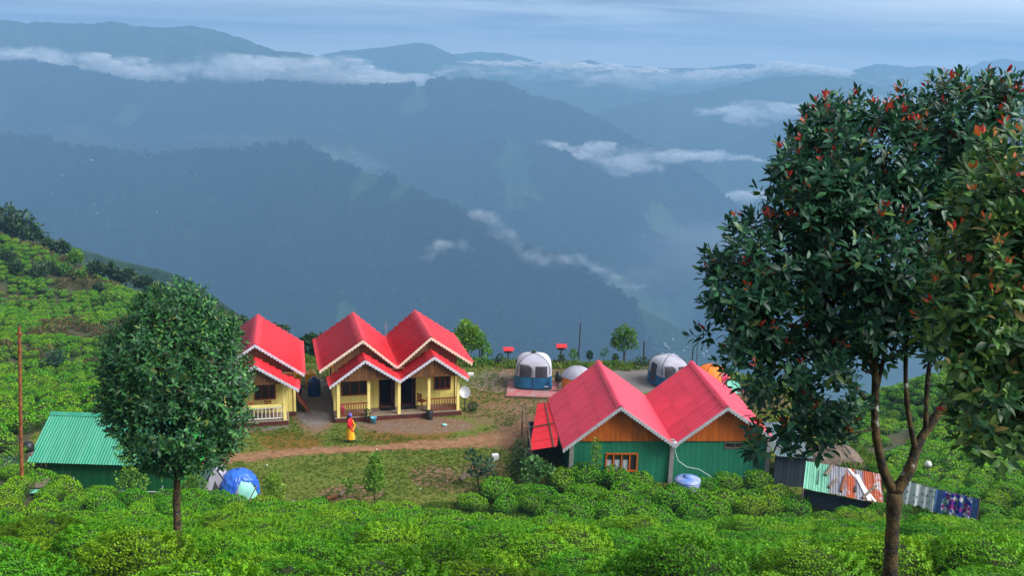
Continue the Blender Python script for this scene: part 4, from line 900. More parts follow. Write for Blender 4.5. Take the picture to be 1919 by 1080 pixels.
# ------------------------------------------------------------------ yellow cottages
def cottage(name, label, loc, yaw, apex, he, hr, out, L, pr, pe, pout, pd, wx, posts, rail_bays, doors, wins, sidewin, valley=True, trim2='cream_trim'):
    t = empty(name, loc, yaw, label, 'cottage'); RM = M['red_roof']; xl, xr = apex[0]-out, apex[-1]+out; fl = .3
    two = len(apex) == 2
    # main roof
    for k, ax in enumerate(apex):
        le = xl if k == 0 else 0; re = xr if k == len(apex)-1 else 0
        roof_slope(t, (ax, 0, hr), (ax, L, hr), (le, 0, he), RM, 'tile', 1, .8)
        roof_slope(t, (ax, 0, hr), (ax, L, hr), (re, 0, he), RM, 'tile', 1, .8)
        ridge_cap(t, (ax, -.03, hr), (ax, L+.03, hr), RM)
        fascia(t, (le, he+.03), (ax, hr+.05), -.035, M[trim2]); fascia(t, (ax, hr+.05), (re, he+.03), -.035, M[trim2])
    def rz(x):
        v = he
        for k, ax in enumerate(apex):
            le = xl if k == 0 else 0; re = xr if k == len(apex)-1 else 0
            if le <= x <= ax: v = he+(hr-he)*(x-le)/(ax-le)
            elif ax < x <= re: v = hr-(hr-he)*(x-ax)/(re-ax)
        return v
    # porch roof
    pxl, pxr = apex[0]-pout, apex[-1]+pout; pv = pe+.14
    for k, ax in enumerate(apex):
        le, lz = (pxl, pe) if k == 0 else (0, pv); re, rz_ = (pxr, pe) if k == len(apex)-1 else (0, pv)
        roof_slope(t, (ax, -pd, pr), (ax, .42, pr), (le, -pd, lz), RM, 'tile', 1, .81)
        roof_slope(t, (ax, -pd, pr), (ax, .42, pr), (re, -pd, rz_), RM, 'tile', 1, .81)
        ridge_cap(t, (ax, -pd-.03, pr), (ax, .3, pr), RM, .14, .1)
        fascia(t, (le, lz+.03), (ax, pr+.05), -pd-.035, M['lilac_trim'], .13); fascia(t, (ax, pr+.05), (re, rz_+.03), -pd-.035, M['lilac_trim'], .13)
    def pz(x):
        v = 0
        for k, ax in enumerate(apex):
            le, lz = (pxl, pe) if k == 0 else (0, pv); re, r2 = (pxr, pe) if k == len(apex)-1 else (0, pv)
            if le <= x <= ax: v = lz+(pr-lz)*(x-le)/(ax-le)
            elif ax < x <= re: v = pr-(pr-r2)*(x-ax)/(re-ax)
        return v
    planks(t, -wx, wx, 2.9, lambda x: rz(x)-.05, .32, M['gable_wood'], .26)
    planks(t, pxl+.1, pxr-.1, 2.72, lambda x: pz(x)-.06, -pd+.2, M['gable_wood'], .22)
    wf = .5
    for k, ax in enumerate(apex): MB().span((ax-1.75, -pd+.17, 2.62), (ax+1.75, -pd+.27, 2.72)).build('porch_beam', M['gable_wood'], t)
    # walls
    ops = [(a+wx, b+wx, fl, fl+2.1) for a, b in doors]+[(a+wx, b+wx, c, d) for a, b, c, d in wins]
    wall(t, (-wx, wf), (wx, wf), fl, 2.95, M['yellow_wall'], ops, .42)
    wall(t, (wx, wf), (wx, L-.4), fl, 3.2, M['yellow_wall'], (), .5); 
    so = [(L-.9-sidewin, L-.9-sidewin+.8, 1.1, 2.2)] if sidewin else ()
    wall(t, (-wx, L-.4), (-wx, wf), fl, 3.2, M['yellow_wall'], so, .5)
    if sidewin: 
        s_ = L-.4-(L-.9-sidewin); w = window(t, -.4, .4, 1.1, 2.2, 0, M['gable_wood'], 2); w.location = (-wx, s_-.4, 0); w.rotation_euler = (0, 0, -math.pi/2)
    wall(t, (wx, L-.4), (-wx, L-.4), fl, 2.95, M['yellow_wall'], (), .6)
    for x in ([-wx, 0, wx] if two else [-wx, wx]):
        MB().span((x-.07, wf-.06, fl), (x+.07, wf+.08, 2.95)).build('corner_post', M['yellow_post'], t)
    for a, b, c, d in wins: window(t, a, b, c, d, wf, M['red_wood'], 3, 12, None, .08)
    for a, b in doors:
        MB().span((a-.06, wf-.03, fl), (a, wf+.1, fl+2.16)).span((b, wf-.03, fl), (b+.06, wf+.1, fl+2.16)).span((a, wf-.03, fl+2.1), (b, wf+.1, fl+2.16)).build('door_frame', M['maroon'], t)
        d_ = MB().box((0, 0, 1.02), (.8, .04, 2.04)).build('door', M['gable_wood'], t); d_.location = (b-.03, wf+.5, fl+.01); d_.rotation_euler = (0, 0, R(78))
    # plinth and porch floor
    MB().span((-wx-.06, wf-.02, -.1), (wx+.06, L-.3, fl)).build('plinth', M['maroon'], t)
    MB().span((posts[0]-.2, -pd+.3, -.1), (posts[-1]+.2, wf-.03, fl-.03)).build('plinth', M['maroon'], t)
    MB().span((posts[0]-.23, -pd+.27, fl-.027), (posts[-1]+.23, wf-.022, fl+.01)).build('porch_floor', M['floor'], t)
    for p in posts:
        zt = min(pz(p)-.08, 2.66); MB().span((p-.085, -pd+.37, fl+.012), (p+.085, -pd+.54, zt)).build('porch_post', M['yellow_post'], t)
    for a, b, mm, nb, hgt in rail_bays:
        mb = MB().span((a+.1, -pd+.42, fl+hgt-.06), (b-.1, -pd+.5, fl+hgt)).span((a+.1, -pd+.43, fl+.1), (b-.1, -pd+.49, fl+.15)); r_ = mb.build('railing', M[mm], t)
        for i in range(nb):
            x = a+.1+(b-a-.2)*(i+.5)/nb; MB().span((x-.022, -pd+.44, fl+.152), (x+.022, -pd+.48, fl+hgt-.062)).build('baluster', M[mm], r_)
    MB().box((0, wf+2.2, 2.93), (2*wx-.2, L-3.4+2.4, .03)).build('ceiling', M['gable_wood'], t)
    return t
T1 = cottage('yellow_cottage', 'yellow double cottage with twin red tiled gables and a shared porch', (-6.831, 55.849, 0), .256, [-2.059, 2.059], 3.019, 4.784, 2.6, 6.525, 3.906, 2.404, 2.104, 1.205, 3.75,
    [-3.62, -1.82, 0, 1.82, 3.62], [(-3.62, -1.82, 'red_wood', 11, .85), (1.82, 3.62, 'red_wood', 10, .85)], [(-1.0, -.15), (.3, 1.15)], [(-3.35, -1.75, 1.2, 2.42), (2.35, 3.4, 1.25, 2.4)], 3.2)
T2 = cottage('yellow_cottage', 'single yellow cottage with one red gable half behind the dark tree', (-14.967, 54.075, 0), .23, [0], 2.772, 4.718, 2.81, 6.805, 3.844, 2.271, 2.467, 1.299, 2.2,
    [-1.68, 1.62], [(-1.68, 1.62, 'white', 14, .82)], [(-1.9, -1.1)], [(-.15, 1.1, 1.15, 2.5)], 0, trim2='lilac_trim')
MB().box((-.03, -.84, 1.2), (3.2, .1, .16)).build('rail_board', M['yellow_post'], T2)
def loc_of(T, p):
    m = Matrix.Translation(T.location) @ Matrix.Rotation(T.rotation_euler[2], 4, 'Z'); return m @ Vector(p)
MB().box((0, 0, .5), (.9, .05, 1.0), 0).build('porch_screen', M['red_wood'], T1).matrix_local = Matrix.Translation((3.75, -.2, .3)) @ Matrix.Rotation(R(90), 4, 'Z')
chair('reddish brown chair standing behind the right post of the double cottage porch', loc_of(T1, (1.5, -.1, .31)), T1.rotation_euler[2]+2.2, M['red_wood'], 1.1)
chair('bright red plastic chair on the porch of the single cottage', loc_of(T2, (-.45, -.25, .31)), 3.6, M['red_plastic'], 1.15)
chair('orange brown plastic chair on the porch of the single cottage', loc_of(T2, (.75, -.15, .31)), 2.9, M['brown_plastic'], 1.15)
for sx, w in ((-.58, .95), (.72, .95)):
    o = MB().box((0, 0, 0), (w, .5, .02)).build('door_mat', M['black']); o.location = loc_of(T1, (sx, .12, .33)); o.rotation_euler = (0, 0, T1.rotation_euler[2]); tag(o, 'black mat before the left doorway of the double cottage' if sx < 0 else 'black mat before the right doorway of the double cottage', 'door mat')

# ------------------------------------------------------------------ green lodge with pink-red roof
LG = empty('green_lodge', (8.552, 46.388, 0), .071, 'green walled lodge with two pink red gables and orange planks', 'lodge')
w1, w2, he, hr, LL, hel, her = 2.878, 2.643, 2.33, 4.36, 7.63, 2.06, 2.62
PM_ = M['pink_roof']
def lz(x):
    if x <= -w1: return hel+(hr-hel)*(x+2*w1)/w1
    if x <= 0: return hr-(hr-he)*(x+w1)/w1
    if x <= w2: return he+(hr-he)*x/w2
    return hr-(hr-her)*(x-w2)/w2
roof_slope(LG, (-w1, 0, hr), (-w1, LL, hr), (-2*w1, 0, hel), PM_, 'wave', 3, 1.05); roof_slope(LG, (-w1, 0, hr), (-w1, LL, hr), (0, 0, he), PM_, 'wave', 3, 1.05)
roof_slope(LG, (w2, 0, hr), (w2, LL, hr), (0, 0, he), PM_, 'wave', 3, 1.05); roof_slope(LG, (w2, 0, hr), (w2, LL, hr), (2*w2, 0, her), PM_, 'wave', 3, 1.05)
ridge_cap(LG, (-w1, -.03, hr), (-w1, LL, hr), PM_, .2, .13); ridge_cap(LG, (w2, -.03, hr), (w2, LL, hr), PM_, .2, .13)
for a, b in (((-2*w1, hel+.02), (-w1, hr+.04)), ((-w1, hr+.04), (0, he+.02)), ((0, he+.02), (w2, hr+.04)), ((w2, hr+.04), (2*w2, her+.02))): fascia(LG, a, b, -.04, M['grey_trim'], .15, .18)
planks(LG, -5.05, -.12, 2.34, lambda x: lz(x)-.06, .42, M['orange_wood'], .29); planks(LG, .12, 4.95, 2.34, lambda x: lz(x)-.06, .42, M['orange_wood'], .29)
wall(LG, (-5.15, .5), (-.12, .5), -.2, 2.33, M['green_wall'], [(5.15-3.45, 5.15-1.75, .62, 1.66)], .3, name='wall_board')
wall(LG, (.12, .5), (5.0, .5), -.2, 2.33, M['green_wall'], [(2.66, 3.74, 1.9, 2.24)], .3, name='wall_board')
wall(LG, (5.05, .6), (5.05, LL-.3), -.2, 2.7, M['green_wall'], (), .6, name='wall_board'); wall(LG, (-5.2, LL-.3), (-5.2, .6), -.2, 2.3, M['green_wall'], (), .6, name='wall_board'); wall(LG, (5.0, LL-.3), (-5.1, LL-.3), -.2, 2.3, M['green_wall'], (), .8, name='wall_board')
window(LG, -3.45, -1.75, .62, 1.66, .5, M['orange_wood'], 4, 0, [0, 1, 2], .08); window(LG, 2.78, 3.86, 1.9, 2.24, .52, M['wood_grey'], 2, 0, None, .05, 'vent_window')
for x in (-5.24, 0, 5.12): MB().span((x-.11, .36, -.3), (x+.11, .56, 2.42 if x > -5 else 2.3)).build('concrete_post', M['concrete'], LG)
mb = MB().tube([(.05, .3, 2.25), (.12, .22, 1.85), (.3, .2, 1.35), (.75, .1, 1.05), (1.4, 0, .95), (2.2, -.3, .5), (3.1, -.5, .25), (4.4, -.4, .2)], .022, 6); tag(mb.build('water_hose', M['hose']), 'pale hose hanging from the roof valley along the green wall', 'hose')
bpy.data.objects['water_hose'].matrix_world = Matrix.Translation(LG.location) @ Matrix.Rotation(.071, 4, 'Z')
MB().lathe([(.1, 0), (.16, .12), (.14, .3), (.05, .36)], 10, (0.06, .12, 2.1)).build('rain_funnel', M['curtain'], LG)

# lean-to against the lodge's left side
LT = empty('lean_to_shed', (8.552, 46.388, 0), .071, 'low red metal lean-to with bamboo poles on its roof', 'shed')
def lp(x, y, z): return Vector((x, y, z))
_im = (Matrix.Translation(LT.location) @ Matrix.Rotation(.071, 4, 'Z')).inverted()
A0, A1 = _im @ Vector(G(1044, 839, 1.93)), _im @ Vector(G(1027, 757, 1.93)); B0 = _im @ Vector(G(992, 847, 1.6))
roof_slope(LT, A0, A1, B0, M['red_roof'], 'fine', 1, 1.05)
sl = (B0-A0)
for k, s_ in enumerate((.12, .93)):
    a = A0+sl*s_+Vector((0, -.1, .07)); b = A1+sl*s_+Vector((0, .1, .07)); MB().tube([a, (a+b)/2+Vector((0, 0, .01)), b], .035, 7).build('bamboo_pole', M['bamboo'], LT)
c = A0.lerp(A1, .46); MB().tube([c+sl*-.05+Vector((0, 0, .13)), c+sl*1.12+Vector((0, 0, .13))], .035, 7).build('bamboo_pole', M['bamboo'], LT)
for x, y in ((B0.x+.1, B0.y+.15), (B0.x+.1, 3), (B0.x+.1, A1.y-.3)): MB().tube([(x, y, -.2), (x, y, 1.62)], .05, 7).build('post', M['wood_grey'], LT)
wall(LT, (-7.1, 5.3), (-5.4, 5.3), -.2, 1.5, M['shed_dark'], (), .4, name='wall_board'); wall(LT, (-7.08, 5.3), (-7.08, 2.2), -.2, 1.45, M['shed_dark'], (), .4, name='wall_board')

# dark tin shed at the lodge's right side
q0 = G(1447, 918, 0); q1 = G(1512, 925, 0)
DS = empty('tin_shed', (q0[0], q0[1]+.1, 0), .03, 'dark blue grey shed joined to the right end of the green lodge', 'shed'); wS = float(np.hypot(*(q1-q0)[:2]))
wall(DS, (.12, .2), (wS+.1, .2), -.4, 1.75, M['shed_dark'], (), .22, name='wall_board'); wall(DS, (wS+.1, .25), (wS+.1, 3.4), -.4, 1.6, M['shed_dark'], (), .4, name='wall_board')
roof_slope(DS, (.1, 3.6, 2.3), (wS+.3, 3.6, 2.2), (.1, -.05, 1.8), M['tin_blue'], 'fine', 1, .8)

# ------------------------------------------------------------------ green hut with teal roof
e0 = PY(52, 868, 43.6); zE = e0[2]
HUT = empty('green_hut', (e0[0], e0[1], 0), -.012, 'long dark green hut under a pale teal corrugated roof', 'hut')
r0 = PY(94, 775, 46.3); zR = r0[2]; rx = 0.0; HL = 7.3
roof_slope(HUT, (rx, 2.7, zR), (HL, 2.7, zR), (0, 0, zE), M['teal_roof'], 'fine', 1, .85)
roof_slope(HUT, (rx, 2.7, zR), (HL, 2.7, zR), (0, 5.4, zE), M['teal_roof'], 'fine', 1, .85)
ridge_cap(HUT, (-.04, 2.7, zR), (HL+.04, 2.7, zR), M['teal_roof'], .2, .13)
wall(HUT, (.75, .35), (HL-.35, .35), -.5, zE-.02, M['dark_green_wall'], (), .42, name='wall_board')
tp = lambda s_: zE-.05+(zR-zE)*(1-abs((s_+.35)-2.7)/2.7)
wall(HUT, (HL-.35, .35), (HL-.35, 5.05), -.5, zE, M['bright_green_wall'], (), .42, name='wall_board', top=tp)
wall(HUT, (.75, 5.05), (.75, .35), -.5, zE, M['dark_green_wall'], (), .42, name='wall_board', top=tp)
wall(HUT, (HL-.35, 5.05), (.75, 5.05), -.5, zE-.02, M['dark_green_wall'], (), .6, name='wall_board')
MB().span((.8, .24, zE-.12), (HL-.3, .34, zE-.03)).build('eave_beam', M['gable_wood'], HUT)
for x in (.25, .05): MB().tube([(x, .3, -.4), (x, .3, zE)], .05, 7).build('post', M['wood_grey'], HUT)
def gz(x, y): return H1(x, y)
def on(px, py, z=0):
    q = G(px, py, z); return (float(q[0]), float(q[1]), z)
# ------------------------------------------------------------------ scrap sheds and clutter left of the green hut
def bilin_sheet(name, c, m, parent=None, pitch=.105, amp=.014, u0=0, u1=1, v0=0, v1=1):
    """corrugated sheet between four corners (top-left, top-right, bottom-right, bottom-left)"""
    TL, TR, BR, BL = [Vector(q) for q in c]; w = (TR-TL).length*(u1-u0); nx = max(2, int(w/pitch))*6
    us = np.linspace(u0, u1, nx+1); vs_ = np.linspace(v0, v1, 4); N_ = (TR-TL).cross(BL-TL).normalized(); N_ = N_ if N_.z > 0 else -N_
    V = []
    for v in vs_:
        for i, u in enumerate(us): V.append(tuple(TL.lerp(TR, u).lerp(BL.lerp(BR, u), v)+N_*(amp*math.cos(i*math.pi/3))))
    a = np.arange(len(V)).reshape(4, nx+1); Fq = np.c_[a[:-1, :-1].ravel(), a[1:, :-1].ravel(), a[1:, 1:].ravel(), a[:-1, 1:].ravel()]
    return link(bpy.data.objects.new(name, np_mesh(name, V, Fq, m, True)), parent)
def lean(label, corners, mats, posts=True, name='scrap_shed', cat='shed'):
    c = [Vector(q) for q in corners]; ctr = sum(c, Vector())/4; base = Vector((ctr.x, ctr.y, gz(ctr.x, ctr.y))); t = empty(name, base, 0, label, cat)
    cc = [q-base for q in c]; n = len(mats)
    for i, m in enumerate(mats): bilin_sheet('roof_sheet', [q+Vector((0, 0, .008*(i % 2))) for q in cc], M[m], t, u0=max(0, i/n-.015), u1=(i+1)/n, v1=1-.05*rng.uniform(0, 1))
    if posts:
        for q in c:
            g_ = gz(q.x, q.y); MB().tube([(q.x-base.x, q.y-base.y, g_-base.z-.2), (q.x-base.x, q.y-base.y, q.z-base.z-.02)], .045, 7).build('post', M['wood_grey'], t)
    return t, base
lean('low scrap shed of blue and rusty sheets beside the rusty pole', [G(-30, 868, 1.5), G(78, 842, 1.75), G(62, 872, 1.25), G(-30, 902, 1.05)], ['tin_rust', 'tin_blue', 'tin_blue', 'tin_green', 'tin_blue'])
lean('small rusty lean-to roof tucked under the left edge of the teal roof', [G(40, 858, 1.6), G(72, 850, 1.75), G(74, 872, 1.35), G(38, 880, 1.2)], ['tin_rust', 'tin_blue'])
p = ground_hit(62, 925); t = empty('timber_stack', p, .15, 'stack of old boards on dark sheeting at the foot of the rusty pole', 'stack')
for i in range(7): MB().box((-.05+.02*i, -.35+.12*i, .42+.01*i), (1.15, .1, .04), .05*math.sin(i*3)).build('board', M['wood_grey'], t)
MB().box((0, .1, .2), (1.1, .9, .3)).build('base_crate', M['shed_dark'], t); MB().box((.1, -.45, .28), (.7, .2, .03), .2, .7).build('torn_sheet', M['tarp_teal'], t)
p = G(53, 846, 2.0); mb = MB().lathe([(.05, 0), (.28, .02), (.3, .2), (.24, .42), (.1, .5)], 12); o = mb.build('black_drum', M['black'], None, True); o.location = p; tag(o, 'black drum lying on the scrap roof behind the teal roof', 'drum'); MB().box((0, 0, -1), (.5, .5, 2)).build('drum_stand', M['wood_grey'], o)

# rusty pole at the left edge, crossed sticks, white pipes
b = ground_hit(40, 925); tq = PY(36, 612, b[1]); t = empty('utility_pole', b, 0, 'tall rusty orange pole at the left edge beside the hut', 'pole'); top = Vector(tq)-Vector(b)
MB().tube([(0, 0, -.4), top*.5+Vector((.01, 0, 0)), top], [.085, .075, .06], 10).build('pole', M['rust_pole'], t)
MB().tube([top*.96, top*1.0+Vector((0, 0, .12))], .035, 6).build('insulator', M['pole_dark'], t); MB().box(tuple(top*.955), (.26, .08, .1)).build('bracket', M['rust_pole'], t); MB().box(tuple(top*.86), (.17, .17, .05)).build('collar', M['rust_pole'], t)
def stick(a, b, r, m, name, label, cat): return tag(MB().tube([a, (Vector(a)+Vector(b))/2+Vector((0, 0, .02)), b], r, 6).build(name, M[m]), label, cat)
y_ = 42.2
stick(PY(90, 935, y_), PY(134, 897, y_-.1), .022, 'pale_pole', 'bamboo_stick', 'long pale bamboo stick leaning before the dark green hut wall', 'stick')
stick(PY(116, 895, y_+.1), PY(128, 930, y_), .028, 'wood_grey', 'wooden_stick', 'brown stick crossing behind the pale bamboo stick', 'stick')
stick(PY(138, 895, y_+.1), PY(139, 910, y_), .012, 'white', 'thin_pipe', 'short white upright pipe by the hut wall', 'pipe')
t = empty('water_pipe', PY(255, 925, 42.3), 0, 'white and blue water pipes standing on props before the hut end', 'pipe'); o_ = Vector(t.location)
for a, b, m in [((222, 921), (304, 923), 'white'), ((304, 923), (305, 912), 'white'), ((257, 922), (253, 940), 'white'), ((299, 923), (306, 938), 'pale_pole')]:
    MB().tube([Vector(PY(*a, 42.3))-o_, Vector(PY(*b, 42.3))-o_], .022, 6).build('pipe_length', M[m], t)

# ------------------------------------------------------------------ rusty roof shelter on the right
TLc, TRc, BRc, BLc = G(1511, 865, 2.0), G(1650, 889, 2.0), G(1656, 947, 1.2), G(1505, 917, 1.5)
for q, z in ((BRc, 0),): pass
t, base = lean('open shelter with patched green, grey and rusty roof sheets', [TLc, TRc, BRc, BLc], ['tin_green', 'tin_green', 'tin_green', 'tin_grey', 'tin_grey', 'tin_rust', 'tin_grey', 'tin_rust', 'tin_rust'], True, 'tin_shelter', 'shelter')
cq = [Vector(q)-base for q in (BLc, BRc)]
MB().add([cq[0]+Vector((.1, .3, -.12)), cq[1]+Vector((0, .3, -.12)), cq[1]+Vector((0, .3, -.9)), cq[0]+Vector((.1, .3, -1.0))], [(0, 1, 2, 3)]).build('side_sheet', M['shed_dark'], t)
def onroof(u, v, dz=.06): return Vector(TLc).lerp(Vector(TRc), u).lerp(Vector(BLc).lerp(Vector(BRc), u), v)+Vector((0, 0, dz))
for lab, a, b, r, m in [('thick brown log at the top of the green sheets', (.36, .0), (.27, .42), .075, 'wood_grey'), ('thin dark stick on the green sheets', (.185, .25), (.175, .78), .025, 'pole_dark'),
        ('short brown log low on the green sheets', (.42, .48), (.32, .82), .07, 'wood_grey'), ('dark purplish log on the grey sheets', (.53, .3), (.475, .88), .07, 'rust_pole'),
        ('brown log lying across the white board', (.93, .45), (.74, .96), .06, 'wood_grey'), ('small dark stump beside the crossed logs', (.66, .6), (.65, .8), .05, 'pole_dark')]:
    o = MB().tube([onroof(*a), onroof((a[0]+b[0])/2, (a[1]+b[1])/2, .07), onroof(*b)], [r*.85, r, r], 8).build('log', M[m]); tag(o, lab, 'log', 'weights on the shelter roof')
for lab, a, b, w_ in [('long white board slanting over the rusty sheets', (.58, .05), (.9, .98), .13), ('wide white sheet edge under the crossed log', (.68, .2), (.83, .98), .2)]:
    A, B = onroof(*a, .035), onroof(*b, .035); s = (B-A).cross(Vector((0, 0, 1))).normalized()*w_/2; mb = MB().add([A-s, A+s, B+s, B-s, A-s+Vector((0, 0, .025)), A+s+Vector((0, 0, .025)), B+s+Vector((0, 0, .025)), B-s+Vector((0, 0, .025))], [(3, 2, 1, 0), (4, 5, 6, 7), (0, 1, 5, 4), (1, 2, 6, 5), (2, 3, 7, 6), (3, 0, 4, 7)])
    tag(mb.build('white_board', M['white']), lab, 'board')
# grey tarpaulin hump behind the shelter
c = Vector(G(1575, 868, .3)); 
XX, YY = np.meshgrid(np.linspace(-1.6, 1.6, 26), np.linspace(-1.1, 1.1, 18)); ZZ = .95*np.clip(1-(XX/1.6)**2, 0, 1)**.6*np.clip(1-(YY/1.1)**2, 0, 1)**.5+.06*np.sin(XX*7+YY*5)
ZZ = np.maximum(ZZ, 0)-.1
o = link(bpy.data.objects.new('tarpaulin_heap', grid_mesh('tarpaulin_heap', XX, YY, ZZ, M['wood_grey']))); o.location = (c.x, c.y+1.2, gz(c.x, c.y+1.2)); tag(o, 'grey brown tarpaulin heap just behind the patched shelter roof', 'heap')

# ------------------------------------------------------------------ blankets on the line
def blanket_mats():
    m, n, l, b, o = base_mat('floral_blanket'); b.inputs['Roughness'].default_value = .95
    t = n.new('ShaderNodeTexCoord'); v = n.new('ShaderNodeTexVoronoi'); v.inputs['Scale'].default_value = 4.2; l.new(t.outputs['Object'], v.inputs['Vector'])
    z = n.new('ShaderNodeTexNoise'); z.inputs['Scale'].default_value = 9; z.inputs['Detail'].default_value = 4; l.new(t.outputs['Object'], z.inputs['Vector'])
    ad = n.new('ShaderNodeMath'); ad.operation = 'MULTIPLY_ADD'; l.new(z.outputs['Fac'], ad.inputs[0]); ad.inputs[1].default_value = .7; l.new(v.outputs['Distance'], ad.inputs[2])
    r = n.new('ShaderNodeValToRGB'); r.color_ramp.elements[0].position = .45; r.color_ramp.elements[1].position = .72; r.color_ramp.elements[0].color = (.06, .13, .24, 1); r.color_ramp.elements[1].color = (.55, .62, .62, 1)
    x = r.color_ramp.elements.new(.56); x.color = (.22, .36, .33, 1); l.new(ad.outputs[0], r.inputs['Fac']); l.new(r.outputs[0], b.inputs['Base Color'])
    m2, n, l, b, o = base_mat('patchwork_blanket'); b.inputs['Roughness'].default_value = .95
    t = n.new('ShaderNodeTexCoord'); mp = n.new('ShaderNodeMapping'); mp.inputs['Rotation'].default_value = (0, .78, 0); l.new(t.outputs['Object'], mp.inputs['Vector'])
    v = n.new('ShaderNodeTexVoronoi'); v.distance = 'CHEBYCHEV'; v.inputs['Randomness'].default_value = 0; v.inputs['Scale'].default_value = 6.5; l.new(mp.outputs[0], v.inputs['Vector'])
    r = n.new('ShaderNodeValToRGB'); r.color_ramp.interpolation = 'CONSTANT'; r.color_ramp.elements[0].color = (.01, .03, .28, 1); r.color_ramp.elements[1].position = .25; r.color_ramp.elements[1].color = (.5, .55, .6, 1)
    for pz_, cc in ((.45, (.08, .2, .2)), (.58, (.6, .6, .65)), (.74, (.25, .02, .22)), (.84, (.03, .06, .35))): e_ = r.color_ramp.elements.new(pz_); e_.color = (*cc, 1)
    sp = n.new('ShaderNodeSeparateColor'); l.new(v.outputs['Color'], sp.inputs[0]); l.new(sp.outputs[0], r.inputs['Fac']); l.new(r.outputs[0], b.inputs['Base Color'])
    return m, m2
BM1, BM2 = blanket_mats(); M['border_blue'] = mat('border_blue', (.05, .13, .34), (.08, .18, .4), 5, .95)
La, Lb = Vector((17.0, 40.2, 2.0)), Vector((20, 38.9, 2))
ga, gb = gz(La.x, La.y), gz(Lb.x, Lb.y); hgt = 1.0
La = Vector(PY(1690, 899, La.y)); Lb = Vector(PY(1836, 936, Lb.y))
ln = empty('clothes_line', (La.x, La.y, ga), 0, 'rope line with two end posts carrying the blankets', 'clothes line'); o_ = Vector(ln.location)
for q in (La, Lb): MB().tube([(q.x-o_.x, q.y-o_.y, min(gz(q.x, q.y), q.z-.4)-o_.z-.2), q-o_+Vector((0, 0, .05))], .035, 7).build('post', M['wood_grey'], ln)
MB().tube([La-o_, (La+Lb)/2-o_-Vector((0, 0, .05)), Lb-o_], .012, 5).build('rope', M['rope'], ln)
def cloth(name, u0, u1, m, label, parent=None, ds=0.0, v1=1.0, v0=0.0):
    n_ = 60; us = np.linspace(u0, u1, n_); vs_ = np.linspace(v0, v1, 12); d_ = (Lb-La); nn = Vector((-d_.y, d_.x, 0)).normalized(); V = []
    for v in vs_:
        for u in us:
            p = La.lerp(Lb, u); sag = -.05*4*u*(1-u); f = (.03+.05*v)*math.sin(u*55)+.03*math.sin(u*23+1)
            V.append(tuple(p+nn*(f+ds-.16*v)+Vector((0, 0, sag+.015-hgt*v*(1+.03*math.sin(u*17))))))
    a = np.arange(len(V)).reshape(12, n_); Fq = np.c_[a[:-1, :-1].ravel(), a[1:, :-1].ravel(), a[1:, 1:].ravel(), a[:-1, 1:].ravel()]
    me = np_mesh(name, V, Fq, m, True); o = link(bpy.data.objects.new(name, me), parent)
    return tag(o, label, 'blanket') if label else o
cloth('blanket', .01, .44, BM1, 'pale blanket with blue green blotches hanging beside the trunk')
b2 = cloth('blanket', .45, .99, M['border_blue'], 'blue bordered patchwork blanket, the right one on the line'); cloth('patchwork', .54, .91, BM2, None, b2, -.012, .96, .03)

# lamp on a post
b = ground_hit(1741, 912); tq = Vector(PY(1739, 875, b[1])); t = empty('garden_lamp', b, 0, 'small white lamp on a thin post among the right tea bushes', 'lamp'); d = tq-Vector(b)
MB().tube([(0, 0, -.2), d], .03, 7).build('post', M['wood_grey'], t); MB().lathe([(.05, 0), (.17, .02), (.19, .16), (.12, .28), (.03, .32)], 12, tuple(d)).build('lamp_head', M['white'], t, True); MB().tube([d+Vector((0, 0, .15)), d+Vector((.16, 0, .02))], .04, 6).build('bracket', M['white'], t)

# ------------------------------------------------------------------ tents
def tent_surface(w, dpt, H, n=4.0, flat=.55, taper=.12):
    def half(z):
        t = min(max(z/H, 0), 1); k = 1-taper*t/flat if t < flat else (1-taper)*math.sqrt(max(0, 1-((t-flat)/(1-flat))**(2.5 if flat > .3 else 2))); return w*k, dpt*k
    def pt(a, z, off=0):
        wx, wy = half(z); c, s = math.cos(a), math.sin(a); r = (abs(c)**n+abs(s)**n)**(-1/n); return Vector(((wx+off)*r*c, (wy+off)*r*s, z))
    return half, pt
def tent_band(name, pt, z0, z1, a0, a1, m, parent, off=0, nz=10, na=48, H=None, fold=0):
    V = []; zs = np.linspace(z0, z1, nz)
    if H and z1 >= H-.001: zs = z0+(z1-z0)*np.sin(np.linspace(0, math.pi/2, nz))
    for z in zs:
        for a in np.linspace(a0, a1, na):
            f = fold*math.sin(a*23+z*9)*math.sin(a*9-z*5); V.append(tuple(pt(a, float(z), off+f)))
    i = np.arange(len(V)).reshape(nz, na); Fq = np.c_[i[:-1, :-1].ravel(), i[:-1, 1:].ravel(), i[1:, 1:].ravel(), i[1:, :-1].ravel()]
    return link(bpy.data.objects.new(name, np_mesh(name, V, Fq, m, True)), parent)
def front_panel(name, half, n, x0, x1, z0, z1, m, parent, off=.012, top_round=False):
    V = []; nx, nz = 12, 10
    for z in np.linspace(z0, z1, nz):
        wx, wy = half(z)
        for x in np.linspace(x0, x1, nx):
            zz_ = z
            if top_round and x > (x0+x1)/2: 
                f = (x-(x0+x1)/2)/((x1-x0)/2); zz_ = z0+(z-z0)*(1-.22*f**3)
            wx2, wy2 = half(zz_); y = -(wy2)*(max(0, 1-abs(x/wx2)**n))**(1/n)-off; V.append((x, y, zz_))
    i = np.arange(len(V)).reshape(nz, nx); Fq = np.c_[i[:-1, :-1].ravel(), i[:-1, 1:].ravel(), i[1:, 1:].ravel(), i[1:, :-1].ravel()]
    return link(bpy.data.objects.new(name, np_mesh(name, V, Fq, m, True)), parent)
PI = math.pi
